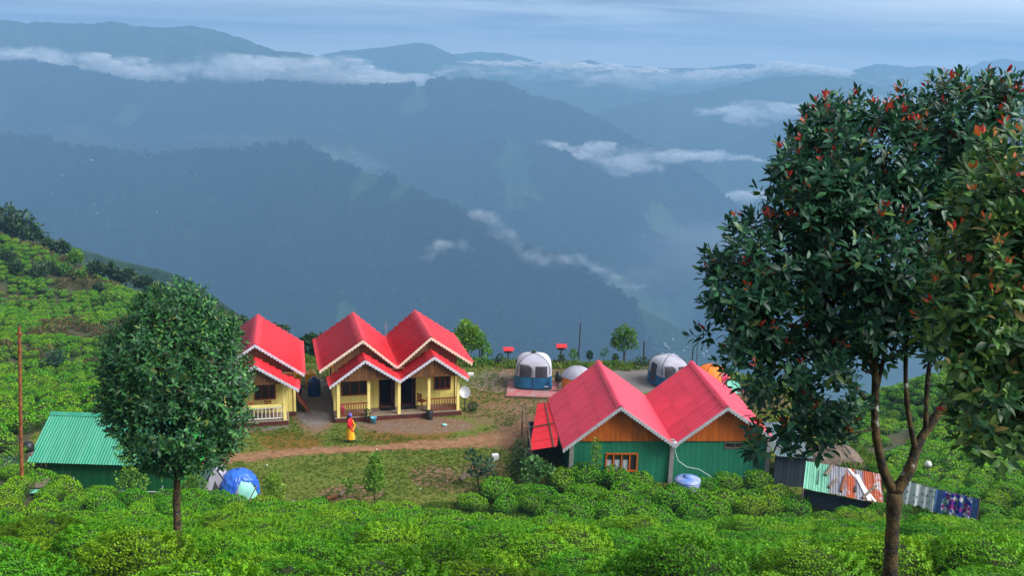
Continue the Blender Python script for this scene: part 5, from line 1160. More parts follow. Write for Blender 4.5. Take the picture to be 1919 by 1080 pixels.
def cabin_tent(label, loc, rz, s=1.0, mark=True):
    t = empty('cabin_tent', loc, rz, label, 'tent'); t.scale = (s, s, s); w, d, H, n = 1.2, 1.3, 2.0, 4.2
    half, pt = tent_surface(w, d, H, n, .55, .07)
    tent_band('floor_skirt', pt, 0, .12, 0, 2*PI, M['tent_pole'], t, .006)
    tent_band('lower_wall', pt, .1, .8, 0, 2*PI, M['tent_blue'], t, .004)
    tent_band('front_wall', pt, .8, 1.42, -2.45, -.7, M['tent_grey'], t); tent_band('side_wall', pt, .8, 1.42, -.7, PI-.7, M['tent_white'], t); tent_band('side_wall', pt, .8, 1.42, PI-.7, 2*PI-2.45, M['tent_grey'], t)
    tent_band('canopy', pt, 1.42, H, -2.36, -.78, M['tent_grey'], t, H=H, nz=16); tent_band('canopy', pt, 1.42, H, -.78, 2*PI-2.36, M['tent_white'], t, H=H, nz=16)
    front_panel('window', half, n, -.85, -.14, .8, 1.5, M['mesh_window'], t, .014, True); front_panel('window', half, n, .12, .84, .8, 1.48, M['mesh_window'], t, .014)
    front_panel('door_panel', half, n, -.98, -.02, .16, .79, M['tent_blue'], t, .02)
    for a in (-2.41, -.73, .73, 2.41):
        ps = [pt(a, float(z), .02) for z in H*np.sin(np.linspace(.32, 1.0, 16)*PI/2)]; MB().tube(ps, .022, 6).build('tent_pole', M['tent_pole'], t)
    ps = [Vector((x, -half(z)[1]*(max(0, 1-abs(x/half(z)[0])**n))**(1/n)-.03, z)) for x, z in [(-.02, .16), (-.04, .6), (-.06, 1.1), (-.12, 1.38), (-.3, 1.53), (-.6, 1.55), (-.88, 1.52)]]
    MB().tube(ps, .014, 5).build('door_zip', M['tent_pole'], t)
    side_y = [(-w*.93, .1), ]
    pnl = tent_band('side_door', pt, .25, 1.5, PI-.32, PI+.32, M['mesh_window'], t, .012, 8, 12)
    if mark:
        o = MB().box((.82, -d-.028, .27), (.26, .012, .045)).build('maker_mark', M['white'], t); o['label'] = 'small white lettering'
    return t
CT1 = on(999, 731, .12); pl = empty('tent_platform', on(998, 733), -.03, 'low wooden platform covered by a reddish mat under the left cabin tent', 'platform')
for i in range(10): MB().span((-1.75+.35*i+.005, -1.55, .0), (-1.75+.35*(i+1)-.005, 1.7, .09)).build('plank', M['wood_grey'], pl)
MB().span((-1.68, -1.42, .095), (1.68, 1.6, .115)).build('mat', M['red_mat'], pl); MB().span((-1.78, -1.6, .01), (1.78, -1.56, .11)).build('edge_beam', M['bamboo'], pl)
t1 = cabin_tent('white, grey and blue cabin tent on the platform, front closed', Vector(CT1)+Vector((.02, 1.3, 0)), -.02, 1.08)
cabin_tent('white, grey and blue cabin tent half hidden behind the lodge roof', Vector(on(1258, 730, .02))+Vector((-.05, 1.35, 0)), .33, 1.0, False)
o = MB().lathe([(.02, 0), (.14, .03), (.16, .1), (.08, .17), (.02, .19)], 8).build('leafy_bundle', M['tea_core'], None, True); o.location = Vector(CT1)+Vector((.0, 1.3, 2.16)); tag(o, 'small green leafy bundle on the top of the left cabin tent', 'bundle')
def dome(label, loc, rz, w, d, H, parts, n=2.2, flat=.05, taper=.02, name='dome_tent'):
    t = empty(name, loc, rz, label, 'tent'); half, pt = tent_surface(w, d, H, n, flat, taper)
    for nm, z0, z1, a0, a1, m, off, fold in parts: tent_band(nm, pt, z0, z1, a0, a1, M[m], t, off, 14, 60, H, fold)
    for a in (-2.3, -.8, .8, 2.3): MB().tube([pt(a, float(z), .02) for z in H*np.sin(np.linspace(.0, 1, 14)*PI/2)], .014, 5).build('tent_pole', M['tent_pole'], t)
    return t
dome('grey and orange dome tent beside the left cabin tent', Vector(on(1082, 735))+Vector((.05, .9, 0)), -.5, 1.25, 1.15, 1.5, [('inner_wall', 0, 1.5, 0, 2*PI, 'tent_orange', 0, 0), ('rain_fly', .0, 1.5, -.35, 1.25*PI, 'tent_grey', .03, 0), ('rain_fly_top', .82, 1.5, 0, 2*PI, 'tent_grey', .034, 0)])
dome('bright orange dome tent behind the right gable of the lodge', Vector(on(1335, 736))+Vector((.1, 1.2, 0)), .2, 1.4, 1.3, 1.62, [('rain_fly', 0, 1.62, 0, 2*PI, 'tent_orange', .0, .01)])
o = empty('draped_cloth', Vector(on(1352, 733))+Vector((0, .0, 0)), .2, 'magenta and pink cloth draped over the side of the orange tent', 'cloth'); h_, p_ = tent_surface(1.44, 1.34, 1.64, 2.2, .05, .02)
tent_band('cloth_panel', p_, .1, 1.2, -1.3, -.7, M['magenta'], o, .02, 12, 16, None, .02); o.location = Vector(on(1335, 736))+Vector((.1, 1.2, 0))
c_ = [Vector(G(1362, 713, 1.2)), Vector(G(1382, 716, 1.1)), Vector(G(1396, 740, .35)), Vector(G(1364, 735, .6))]
t = empty('tarp_shelter', (c_[0].x, c_[0].y, 0), 0, 'pale teal tarp pitched low just right of the orange tent', 'tarp'); o_ = Vector(t.location); XX = []
for v in np.linspace(0, 1, 8):
    for u in np.linspace(0, 1, 12): XX.append(tuple(c_[0].lerp(c_[1], u).lerp(c_[3].lerp(c_[2], u), v)-o_+Vector((0, 0, .03*math.sin(u*14+v*3)))))
i = np.arange(96).reshape(8, 12); link(bpy.data.objects.new('sheet', np_mesh('sheet', XX, np.c_[i[:-1, :-1].ravel(), i[1:, :-1].ravel(), i[1:, 1:].ravel(), i[:-1, 1:].ravel()], M['tarp_teal'], True)), t)
for q in c_: MB().tube([q-o_, (q.x-o_.x, q.y-o_.y, -.1)], .025, 6).build('pole', M['wood_grey'], t)
# reddish brush fence below the tarp
a, b = Vector(on(1372, 742)), Vector(on(1440, 770)); t = empty('bamboo_fence', a, 0, 'rickety bamboo fence with pink and white rags beyond the right gable', 'fence'); d = b-a
for s in np.linspace(0, 1, 8): MB().tube([d*s+Vector((0, 0, -.1)), d*s+Vector((rng.uniform(-.05, .05), 0, .95+rng.uniform(-.1, .15)))], .028, 6).build('post', M['bamboo'], t)
for z in (.45, .85): MB().tube([Vector((0, 0, z)), d*.5+Vector((0, 0, z-.05)), d+Vector((0, 0, z))], .025, 6).build('rail', M['bamboo'], t)
for s in (.25, .42, .6, .8): 
    o = MB().box((0, 0, 0), (.5, .03, .45), rng.uniform(-.3, .3), 0, .2).build('rag', M['red_mat' if s < .5 else 'tent_grey'], t); o.location = d*s+Vector((0, -.05, .55))
# blue tarp tent and grey tent at the lawn's lower left
bl = Vector(on(440, 938)); half, pt = tent_surface(.95, .9, 1.28, 2.3, .08, .03)
t = empty('tarp_covered_tent', bl+Vector((0, .75, 0)), .15, 'mint green tent under a crumpled blue tarpaulin', 'tent')
tent_band('tent_body', pt, 0, 1.32, 0, 2*PI, M['tarp_mint'], t, 0, 14, 60, 1.32, .01)
V = []; nz_, na_ = 26, 70
for j in range(nz_):
    for i in range(na_):
        a = -2.65+(PI+2.45)*(1-i/(na_-1))+0; a = -3.6+2*PI*(i/(na_-1))
        edge = .82+.25*math.sin(a*2+.6) if -2.3-.0 >= a > -3.0 else .0
        front = max(0, math.cos(a+PI/2)); left = max(0, -math.cos(a))
        z0 = .05+.85*math.exp(-((a+1.05)/.62)**4)+.05*math.sin(a*9); u = j/(nz_-1); z = z0+(1.32-z0)*math.sin(u*PI/2)
        V.append(tuple(pt(a, z, .06+.05*math.sin(a*15+z*11)*math.sin(a*7-z*9)*(1-u*.6)+.02*math.sin(a*31-z*23))))
i = np.arange(len(V)).reshape(nz_, na_); link(bpy.data.objects.new('blue_tarpaulin', np_mesh('blue_tarpaulin', V, np.c_[i[:-1, :-1].ravel(), i[1:, :-1].ravel(), i[1:, 1:].ravel(), i[:-1, 1:].ravel()], M['tarp_blue'], True)), t)
front_panel('door', half, 2.3, -.3, .1, .05, .85, M['tent_grey'], t, .03)
stick(on(463, 948), Vector(on(478, 938))+Vector((.1, 0, .75)), .03, 'wood_grey', 'prop_stick', 'brown stick propping the right side of the blue tarp tent', 'stick')
t = empty('ridge_tent', Vector(on(392, 932))+Vector((0, .9, 0)), .35, 'pale grey steep tent squeezed between the dark tree and the blue tarp', 'tent'); w, L2, H = .85, 1.1, 1.55
for sx in (-1, 1):
    XX, YY = np.meshgrid(np.linspace(0, 1, 14), np.linspace(-L2, L2, 16)); xs_ = sx*w*(1-XX)**.8; zs_ = H*XX+.02*np.sin(YY*7+XX*5); link(bpy.data.objects.new('side_panel', grid_mesh('side_panel', xs_, YY*(1-.12*XX), zs_, M['tent_grey'])), t)
MB().add([(-w, -L2, 0), (w, -L2, 0), (0, -L2*.88, H)], [(0, 1, 2)]).add([(-w, L2, 0), (w, L2, 0), (0, L2*.88, H)], [(0, 2, 1)]).build('end_panel', M['tent_grey'], t); MB().add([(-.3, -L2-.01, .02), (.3, -L2-.01, .02), (0, -L2*.93-.01, .9)], [(0, 1, 2)]).build('door', M['mesh_window'], t)

# ------------------------------------------------------------------ yard things
def redbox(label, px, py, s=1):
    t = empty('bird_table', on(px, py), .1, label, 'bird table'); t.scale = (s, s, s)
    MB().tube([(0, 0, -.1), (0, 0, .75)], .05, 7).build('post', M['pole_dark'], t); MB().box((0, 0, .8), (.6, .4, .06)).build('tray', M['pole_dark'], t); MB().box((0, 0, .9), (.4, .3, .16)).build('box', M['gable_wood'], t)
    for sy in (-1, 1): MB().box((0, sy*.16, 1.08), (.78, .38, .03), 0, -sy*.55).build('roof', M['red_roof'], t)
redbox('red roofed bird table on a post left of the cabin tent', 952, 679, .95); redbox('red roofed bird table on a post right of the cabin tent', 1051, 674, 1.0)
def leafy_ball(n, rad, hgt, ls, pal, seed, tm='quad', z0=.0):
    r_ = np.random.default_rng(seed); v = r_.normal(0, 1, (n, 3)); v /= np.linalg.norm(v, axis=1, keepdims=True); rr = r_.uniform(.35, 1, n)**.4*(1+.22*np.sin(v[:, 0]*5+seed)*np.cos(v[:, 1]*4+v[:, 2]*5))
    pos = v*rr[:, None]*np.array([rad, rad, hgt/2])+np.array([0, 0, z0+hgt*.5]); return leaf_cloud('foliage', pos, frames(v+r_.normal(0, .7, v.shape), v, r_, .6), ls*r_.uniform(.6, 1.3, n), pick(r_, n, pal, .25), M['shrub_leaf'], tm)
GB = [((.08, .2, .02), 4), ((.13, .28, .03), 2), ((.04, .11, .015), 3)]; GD = [((.03, .075, .02), 4), ((.05, .11, .03), 3), ((.02, .05, .015), 3)]; GY = [((.14, .3, .02), 4), ((.2, .36, .03), 2), ((.08, .2, .015), 3)]; GBL = [((.03, .09, .04), 4), ((.06, .15, .07), 2), ((.02, .06, .03), 2)]
def planter(label, px, py):
    t = empty('tyre_planter', on(px, py), 0, label, 'planter'); prof = [(.22, .02), (.34, 0), (.42, .06), (.42, .16), (.34, .22), (.22, .2)]
    MB().lathe(prof, 16).build('tyre', M['black'], t, True); f = place('foliage', leafy_ball(160, .22, .55, .12, GD, px), t, (0, 0, .15))
planter('old tyre planter with a dark shrub left of the cabin tent', 937, 681); planter('old tyre planter with a dark shrub right of the cabin tent', 1052, 681)
t = empty('satellite_dish', on(871, 771), 0, 'grey satellite dish on a post at the right end of the double cottage', 'satellite dish')
MB().tube([(0, 0, -.1), (0, 0, 1.05)], .035, 8).build('post', M['pole_dark'], t)
XX, YY = np.meshgrid(np.linspace(0, 1, 8), np.linspace(0, 2*PI, 29)); rr = .34*XX; o = link(bpy.data.objects.new('dish', grid_mesh('dish', rr*np.cos(YY), rr*np.sin(YY)*1.12, .5*rr**2, M['steel'])), t); o.location = (0, -.1, 1.28); o.rotation_euler = (R(62), 0, R(12))
MB().tube([(0, -.08, 1.0), (.02, -.42, 1.1), (.04, -.5, 1.32)], .013, 5).build('arm', M['pole_dark'], t); MB().box((.04, -.5, 1.35), (.06, .09, .06)).build('receiver', M['white'], t); MB().tube([(0, 0, 1.0), (0, -.08, 1.25)], .03, 6).build('mount', M['pole_dark'], t)
t = empty('round_shrub', on(886, 772), 0, 'small dark rounded shrub beside the satellite dish', 'shrub'); place('foliage', leafy_ball(500, .3, .58, .08, GD, 5), t, (0, 0, .05)); MB().tube([(0, 0, -.05), (0, 0, .3)], .03, 6).build('stem', M['bark'], t)
o = MB().lathe([(.2, 0), (.21, .1), (.2, .12), (.21, .5), (.17, .55), (.05, .56)], 14).build('dustbin', M['black'], None, True); o.location = on(805, 786); tag(o, 'small black bin at the porch edge of the double cottage', 'bin')
o = MB().lathe([(.13, 0), (.17, .34), (.19, .35), (.19, .38), (.15, .36), (.1, .05)], 14).build('bucket', M['bucket'], None, True); o.location = on(700, 794); tag(o, 'pale blue bucket on the ground before the double cottage', 'bucket')
t = empty('potted_shrub', on(689, 792), 0, 'slim potted shrub beside the blue bucket', 'plant'); MB().lathe([(.1, 0), (.14, .2), (.13, .22), (.05, .2)], 10).build('pot', M['maroon'], t); place('foliage', leafy_ball(220, .16, .62, .08, GD, 9), t, (0, 0, .2))
t = empty('pink_balloon', loc_of(T1, (-3.35, -.2, .32)), 0, 'pinkish pot behind the left porch railing', 'pot'); t.name = 'flower_pot'; MB().lathe([(.1, 0), (.17, .2), (.16, .4), (.08, .5)], 10).build('pot', M['magenta'], t, True)
def tank(name, label, px, py, r, h, m, lid):
    t = empty(name, on(px, py), 0, label, 'water tank'); pr_ = [(r*.97, 0)]
    for i in range(6): z = h*(.04+.13*i); pr_ += [(r, z), (r*.96, z+h*.05), (r, z+h*.09)]
    pr_ += [(r*.98, h*.84), (r*.7, h*.95), (r*.35, h)]; MB().lathe(pr_, 20).build('tank_body', M[m], t, True); MB().lathe([(r*.34, h*.98), (r*.36, h*1.05), (r*.1, h*1.08)], 14).build('lid', M[lid], t, True); return t
tank('water_tank', 'glossy dark blue water tank between the two yellow cottages', 589, 741, .42, 1.15, 'tank_blue', 'tank_blue')
tank('water_tank', 'yellow water tank standing behind the blue tank', 583, 724, .38, 1.05, 'tank_yellow', 'tank_yellow')
tank('water_tank', 'yellow tank just behind the back corner of the single cottage', 556, 722, .35, .95, 'tank_yellow', 'tank_yellow')
o = MB().lathe([(.26, 0), (.28, .5), (.24, .62)], 12).build('dark_drum', M['tank_blue'], None, True); o.location = on(558, 738); tag(o, 'short dark blue drum beside the single cottage wall', 'drum')
p = Vector(on(1287, 918)); t = tank('water_tank', 'pale blue ribbed water tank among the tea before the lodge', 1287, 925, .68, .8, 'tank_pale', 'tank_pale'); t.location.z = .1
o = MB().lathe([(.3, 0), (.36, .3), (.38, .32), (.34, .3), (.28, .06)], 14).build('tub', M['mint_plastic'], None, True); o.location = Vector(on(1401, 914))+Vector((0, 0, .2)); tag(o, 'mint green round tub beside the lodge wall', 'tub')
t = empty('timber_ramp', Vector(on(567, 771)), .25, 'reddish board leaning against the single cottage side', 'board'); 
MB().box((0, .5, .5), (.12, 1.9, .9), .1, 0, -.6).build('board', M['red_wood'], t)
b = Vector(loc_of(T1, (.0, 5.6, 3.05))); t = empty('aerial_mast', b, 0, 'thin metal aerial mast rising in the valley between the twin roofs', 'aerial'); MB().tube([(0, 0, -.1), (0, 0, 1.35)], .02, 6).build('mast', M['steel'], t); MB().tube([(-.12, 0, .95), (.12, 0, .95)], .014, 5).build('crossbar', M['steel'], t)
# clutter between cabin tent and dome
t = empty('camping_gear', on(1045, 737), .3, 'black jacket and bag hung on a stand between the two tents', 'gear')
MB().tube([(-.2, 0, 0), (0, 0, 1.35)], .02, 6).tube([(.3, 0, 0), (.05, 0, 1.3)], .02, 6).build('stand', M['wood_grey'], t); MB().lathe([(.05, .75), (.2, .8), (.24, 1.1), (.16, 1.45), (.06, 1.5)], 10).build('jacket', M['black'], t, True); MB().box((.12, 0, .45), (.25, .2, .5)).build('bag', M['wood_grey'], t)
o = MB().lathe([(.02, 0), (.14, .02), (.15, .06), (.12, .08), (.03, .06)], 12).build('basin', M['tarp_mint'], None, True); o.location = on(833, 798, .02); tag(o, 'small mint green basin left on the gravel before the double cottage', 'basin')
o = MB().box((0, 0, .12), (.4, .3, .24)).build('white_crate', M['white']); o.location = on(882, 706); tag(o, 'small white crate behind the right corner of the double cottage', 'crate')
for i, (u, v, r_, ln_, a_, lab) in enumerate([(622, 937, .1, .5, .4, 'short orange brown log on the bare soil at the lawn edge'), (640, 930, .09, .45, 1.3, 'dark stump beside the orange brown log'), (868, 900, .13, .5, 1.2, 'brown tree stump at the edge of the lawn by the tea'), (885, 894, .05, .8, .2, 'thin reddish branch lying beside the brown stump')]):
    q = Vector(on(u, v)); d = Vector((math.cos(a_), math.sin(a_), .35 if i == 2 else .05))*ln_/2; tag(MB().tube([q-d+Vector((0, 0, r_)), q+Vector((0, 0, r_*1.1)), q+d+Vector((0, 0, r_*1.2))], [r_, r_*.9, r_*.8], 8).build('log', M['wood_grey' if i else 'rust_pole']), lab, 'log')
o = tag(MB().box((0, 0, .15), (.35, .3, .3), .3).build('white_bag', M['white']), 'white and brown bag on the grass left of the lean-to', 'bag'); o.location = on(928, 862)

# poles and wires at the edge of the terrace
def pole(label, px, pyb, pxt, pyt, r):
    b = Vector(on(px, pyb)); tp_ = Vector(PY(pxt, pyt, b.y)); t = empty('wire_pole', b, 0, label, 'pole'); MB().tube([(0, 0, -.2), tp_-b], [r, r*.75], 7).build('pole', M['pole_dark'], t); return tp_
pole('tall thin dark pole on the terrace edge between the tents', 1084, 674, 1088, 606, .055)
A = pole('dark pole with wires left of the rear cabin tent', 1206, 685, 1207, 640, .07); B = pole('leaning dark pole just behind the right lodge gable', 1296, 692, 1299, 653, .06); C = pole('thinnest pole right of the leaning pole', 1306, 690, 1307, 632, .03)
pole('thin grey pole among the pale green trees behind the double cottage', 899, 676, 897, 612, .035)
w_ = empty('overhead_wire', A, 0, 'two thin wires strung from the dark pole to the leaning pole', 'wire')
MB().tube([(0, 0, -.1), (B-A)*.5+Vector((0, 0, -.3)), B-A+Vector((0, 0, -.1))], .012, 4).build('wire', M['rope'], w_); MB().tube([(0, 0, -.25), (B-A)*.3+Vector((0, 0, -.75)), (B-A)*.6+Vector((0, 0, -1.2))], .012, 4).build('wire', M['rope'], w_)

# ------------------------------------------------------------------ the person on the lawn
def skin_body(name, pts, edges, rad, m, parent, root=0, sub=2):
    me = bpy.data.meshes.new(name); me.from_pydata(pts, edges, []); me.materials.append(m); o = link(bpy.data.objects.new(name, me), parent)
    o.modifiers.new('skin', 'SKIN')
    for i, v in enumerate(me.skin_vertices[0].data): v.radius = rad[i] if isinstance(rad[i], tuple) else (rad[i], rad[i]); v.use_root = (i == root)
    s = o.modifiers.new('sub', 'SUBSURF'); s.levels = s.render_levels = sub
    return o
pt_ = empty('person', on(656, 829), R(78), 'person in a red tunic, yellow skirt and violet headscarf walking on the lawn', 'person')
# the person looks along local -Y... walking to the right of the frame
pts = [(0, 0, .88), (0, 0, 1.05), (0, 0, 1.22), (0, -.01, 1.36), (0, -.02, 1.42), (0, -.03, 1.5), (0, -.04, 1.58),
       (-.09, .02, .84), (-.1, .08, .48), (-.1, .17, .1), (-.1, .07, .04), (.09, -.02, .84), (.1, -.14, .48), (.1, -.2, .09), (.1, -.33, .04),
       (-.17, 0, 1.34), (-.22, .02, 1.1), (-.18, -.16, .95), (-.17, -.24, .93), (.17, 0, 1.34), (.22, -.04, 1.1), (.17, -.24, 1.0), (.15, -.32, .99)]
ed = [(0, 1), (1, 2), (2, 3), (3, 4), (4, 5), (5, 6), (0, 7), (7, 8), (8, 9), (9, 10), (0, 11), (11, 12), (12, 13), (13, 14), (3, 15), (15, 16), (16, 17), (17, 18), (3, 19), (19, 20), (20, 21), (21, 22)]
rad = [.13, .12, .13, .11, .05, .075, .085, .08, .055, .038, .035, .08, .055, .038, .035, .055, .042, .032, .028, .055, .042, .032, .028]
# hands with five fingers
for hb, sgn in ((18, -1), (22, 1)):
    hx, hy, hz_ = pts[hb]
    for f in range(5):
        k_ = len(pts); off = (f-2)*.016
        if f == 4: pts += [(hx+sgn*.03, hy-.02, hz_+.01), (hx+sgn*.04, hy-.05, hz_-.005)]
        else: pts += [(hx+off, hy-.06, hz_-.01), (hx+off, hy-.085-.006*(2-abs(f-1.5)), hz_-.035)]
        ed += [(hb, k_), (k_, k_+1)]; rad += [.009, .007]
body = skin_body('body', pts, ed, rad, M['skin'], pt_, 0, 1)
def loft(name, secs, m, parent, n=20, fold=0):
    V = []
    for (cx, cy, z, rx, ry) in secs:
        for j in range(n): a = 2*PI*j/n; f = 1+fold*math.sin(a*6+z*5); V.append((cx+rx*f*math.cos(a), cy+ry*f*math.sin(a), z))
    i = np.arange(len(V)).reshape(len(secs), n); i = np.c_[i, i[:, :1]]; Fq = np.c_[i[:-1, :-1].ravel(), i[:-1, 1:].ravel(), i[1:, 1:].ravel(), i[1:, :-1].ravel()]
    return link(bpy.data.objects.new(name, np_mesh(name, V, Fq, m, True)), parent)
loft('skirt', [(0, -.03, .2, .22, .27), (0, -.02, .5, .2, .22), (0, 0, .8, .17, .16), (0, 0, 1.0, .15, .135)], M['yellow_cloth'], pt_, 26, .07)
loft('tunic', [(.03, -.03, .62, .2, .19), (.02, -.01, .85, .18, .165), (0, 0, 1.05, .155, .14), (0, 0, 1.25, .175, .14), (0, 0, 1.38, .16, .12), (0, -.01, 1.45, .07, .07)], M['red_cloth'], pt_, 24, .03)
for s in (-1, 1): MB().tube([(s*.15, 0, 1.37), (s*.225, (-.04 if s > 0 else .02), 1.1), (s*.19, (-.2 if s > 0 else -.13), .99)], [.075, .062, .055], 10).build('sleeve', M['red_cloth'], pt_, True)
MB().tube([(.1, -.13, 1.3), (.12, -.17, 1.1), (.16, -.25, .98), (.05, -.2, .8), (-.1, -.17, .72)], [.03, .045, .05, .05, .03], 8).build('scarf_end', M['yellow_cloth'], pt_, True)
o = MB().lathe([(.03, -.1), (.1, -.07), (.118, .0), (.11, .07), (.06, .12), (.01, .135)], 14).build('headscarf', M['violet_cloth'], pt_, True); o.location = (0, -.015, 1.6); o.rotation_euler = (R(14), 0, 0)
MB().tube([(0, .07, 1.55), (0, .12, 1.4), (0, .15, 1.2), (0, .15, 1.1)], [.06, .065, .05, .02], 10).build('hair', M['hair'], pt_, True)
MB().box((-.035, -.125, 1.585), (.018, .012, .01)).box((.035, -.125, 1.585), (.018, .012, .01)).build('eyes', M['hair'], pt_); MB().box((0, -.118, 1.535), (.04, .012, .01)).build('mouth', M['red_wood'], pt_); MB().tube([(0, -.12, 1.58), (0, -.142, 1.56)], [.008, .013], 6).build('nose', M['skin'], pt_)
for s, y in ((-1, .13), (1, -.25)): MB().tube([(s*.1, y+.06, .1), (s*.1, y, .055), (s*.1, y-.1, .04)], [.045, .05, .035], 8).build('shoe', M['black'], pt_, True); MB().tube([(s*.1, y+.04, .1), (s*.1, y+.02, .28)], [.045, .05], 8).build('sock', M['white'], pt_, True)
# ------------------------------------------------------------------ trees
def tree_leaves(t, lobes, n_sh, size, pal, tip, tip_p, seed, n_ind=300, per=11, inner=.22, up=.75, m='tree_leaf', shootlen=1.6, top_bias=0.0):
    r_ = np.random.default_rng(seed); L = np.array(lobes, float); vol = L[:, 3]*L[:, 4]*L[:, 5]; w = vol**.72; w /= w.sum(); C = []
    while len(C) < n_sh:
        k = r_.choice(len(L), p=w); v = r_.normal(0, 1, 3); v /= np.linalg.norm(v); rr = r_.uniform(.1, 1) if r_.uniform() < inner else r_.uniform(.78, 1.06)
        p = L[k, :3]+v*L[k, 3:6]*rr*(1+.12*math.sin(v[0]*6+k)*math.cos(v[2]*5+k*2))
        q = np.min(np.linalg.norm((p-L[:, :3])/L[:, 3:6], axis=1)); 
        if q < .62 and r_.uniform() > inner: continue
        C.append((*p, *v))
    C = np.array(C); p0 = C[:, :3]; v = C[:, 3:]; ctr = L[:, :3].mean(0); d = v*.55+np.array([0, 0, up])+r_.normal(0, .28, v.shape); d /= np.linalg.norm(d, axis=1, keepdims=True)
    k = per; n = len(p0); a = (np.arange(k)[None]*2.4+r_.uniform(0, 6.28, (n, 1))); s = (np.arange(k)/(k-1))[None]*np.ones((n, 1))
    ux = np.cross(d, np.array([0.3, .9, .1])); ux /= np.linalg.norm(ux, axis=1, keepdims=True); uy = np.cross(d, ux)
    rad = ux[:, None]*np.cos(a)[..., None]+uy[:, None]*np.sin(a)[..., None]
    tilt = (1-s)[..., None]*1.15+.35+r_.normal(0, .15, (n, k, 1))
    ld = d[:, None]*np.cos(tilt)+rad*np.sin(tilt)-np.array([0, 0, .18])*(1-s)[..., None]
    pos = p0[:, None]+d[:, None]*(s*size*shootlen)[..., None]+rad*.01
    upv = d[:, None]*np.ones((1, k, 1))+.3*rad
    pos = pos.reshape(-1, 3); ld = ld.reshape(-1, 3); Fm = frames(ld, upv.reshape(-1, 3), r_, .18)
    sz = (size*(1.08-.5*s**2)*r_.uniform(.75, 1.15, s.shape)).ravel(); col = pick(r_, n*k, pal, .16)
    # young red shoots on outward, upper twigs
    pr = tip_p*(.2+2.1*np.clip(v[:, 2], 0, 1)**1.2); young = (r_.uniform(0, 1, n) < pr)[:, None] & (s > .7); tc = pick(r_, n*k, tip, .15); young = young.ravel(); col[young] = tc[young]; sz[young] *= .82
    half_ = young.copy(); px_, py_, dd_ = project(pos); 
    order = np.argsort(dd_-.0*py_+np.where((px_ > -5) & (px_ < 1925) & (py_ < 1085), 0, 50)); ind = order[:n_ind*3:3][:n_ind] if n_ind else np.array([], int)
    mask = np.ones(len(pos), bool); mask[ind] = False
    if n_ind:
        cls = [p_[0] for p_ in pal[:2]]+[tip[0][0]]; meshes = [leaf_cloud('leaf', np.zeros((1, 3)), np.eye(3)[None], np.ones(1), np.array([c_]), M[m], 'full') for c_ in cls]
        for i in ind:
            c_ = int(np.argmin([np.abs(col[i]-np.array(q)).sum() for q in cls])); mw = np.eye(4); mw[:3, :3] = Fm[i]*sz[i]; mw[:3, 3] = pos[i]-np.array(t.location); place('leaf', meshes[c_], t, mw=Matrix(mw.tolist()))
    o = link(bpy.data.objects.new('leaves', leaf_cloud('leaves', pos[mask]-np.array(t.location), Fm[mask], sz[mask], col[mask], M[m])), t); o['kind'] = 'stuff'
    return p0, d
def limb(t, name, pts, rad, m='bark_lichen', n=10):
    o_ = Vector(t.location); P_ = [Vector(p)-o_ for p in pts]; out_, rr = [], []
    for i in range(len(P_)-1):
        for s in np.linspace(0, 1, 5)[:-1]:
            a = P_[max(i-1, 0)]; b = P_[i]; c = P_[i+1]; d = P_[min(i+2, len(P_)-1)]
            out_.append(.5*((2*b)+(c-a)*s+(2*a-5*b+4*c-d)*s*s+(3*b-a-3*c+d)*s**3)); rr.append(rad[i]*(1-s)+rad[i+1]*s)
    out_.append(P_[-1]); rr.append(rad[-1]); rr = [r*(1+.08*math.sin(i*1.9)) for i, r in enumerate(rr)]
    return MB().tube(out_, rr, n).build(name, M[m], t, True)
def twigs(t, p0, d, anchors, n, seed, r=.006, m='bark'):
    r_ = np.random.default_rng(seed); A = np.array([list(a) for a in anchors]); mb = MB(); o_ = np.array(t.location)
    for i in r_.choice(len(p0), min(n, len(p0)), replace=False):
        b = A[np.argmin(np.linalg.norm(A-p0[i], axis=1)+.35*np.abs(r_.normal(0, .5, len(A))))]; mid = (b+p0[i])/2+r_.normal(0, .05, 3)-np.array([0, 0, .04]); mb.tube([b-o_, mid-o_, p0[i]-o_, p0[i]+d[i]*.12-o_], [r*2.2, r*1.5, r, r*.6], 4, False)
    mb.build('twigs', M[m], t)['kind'] = 'stuff'
def lob(px, py, rx, ry, t, dr=None):
    c = P(px, py, t); s = t/F; return (*c, rx*s, (dr or (rx+ry)/2*s), ry*s)
DARK = [((.017, .072, .04), 5), ((.033, .13, .06), 3), ((.055, .19, .065), 1.4), ((.1, .18, .03), .35)]; REDT = [((.55, .02, .02), 4), ((.6, .1, .02), 2), ((.35, .015, .03), 2)]
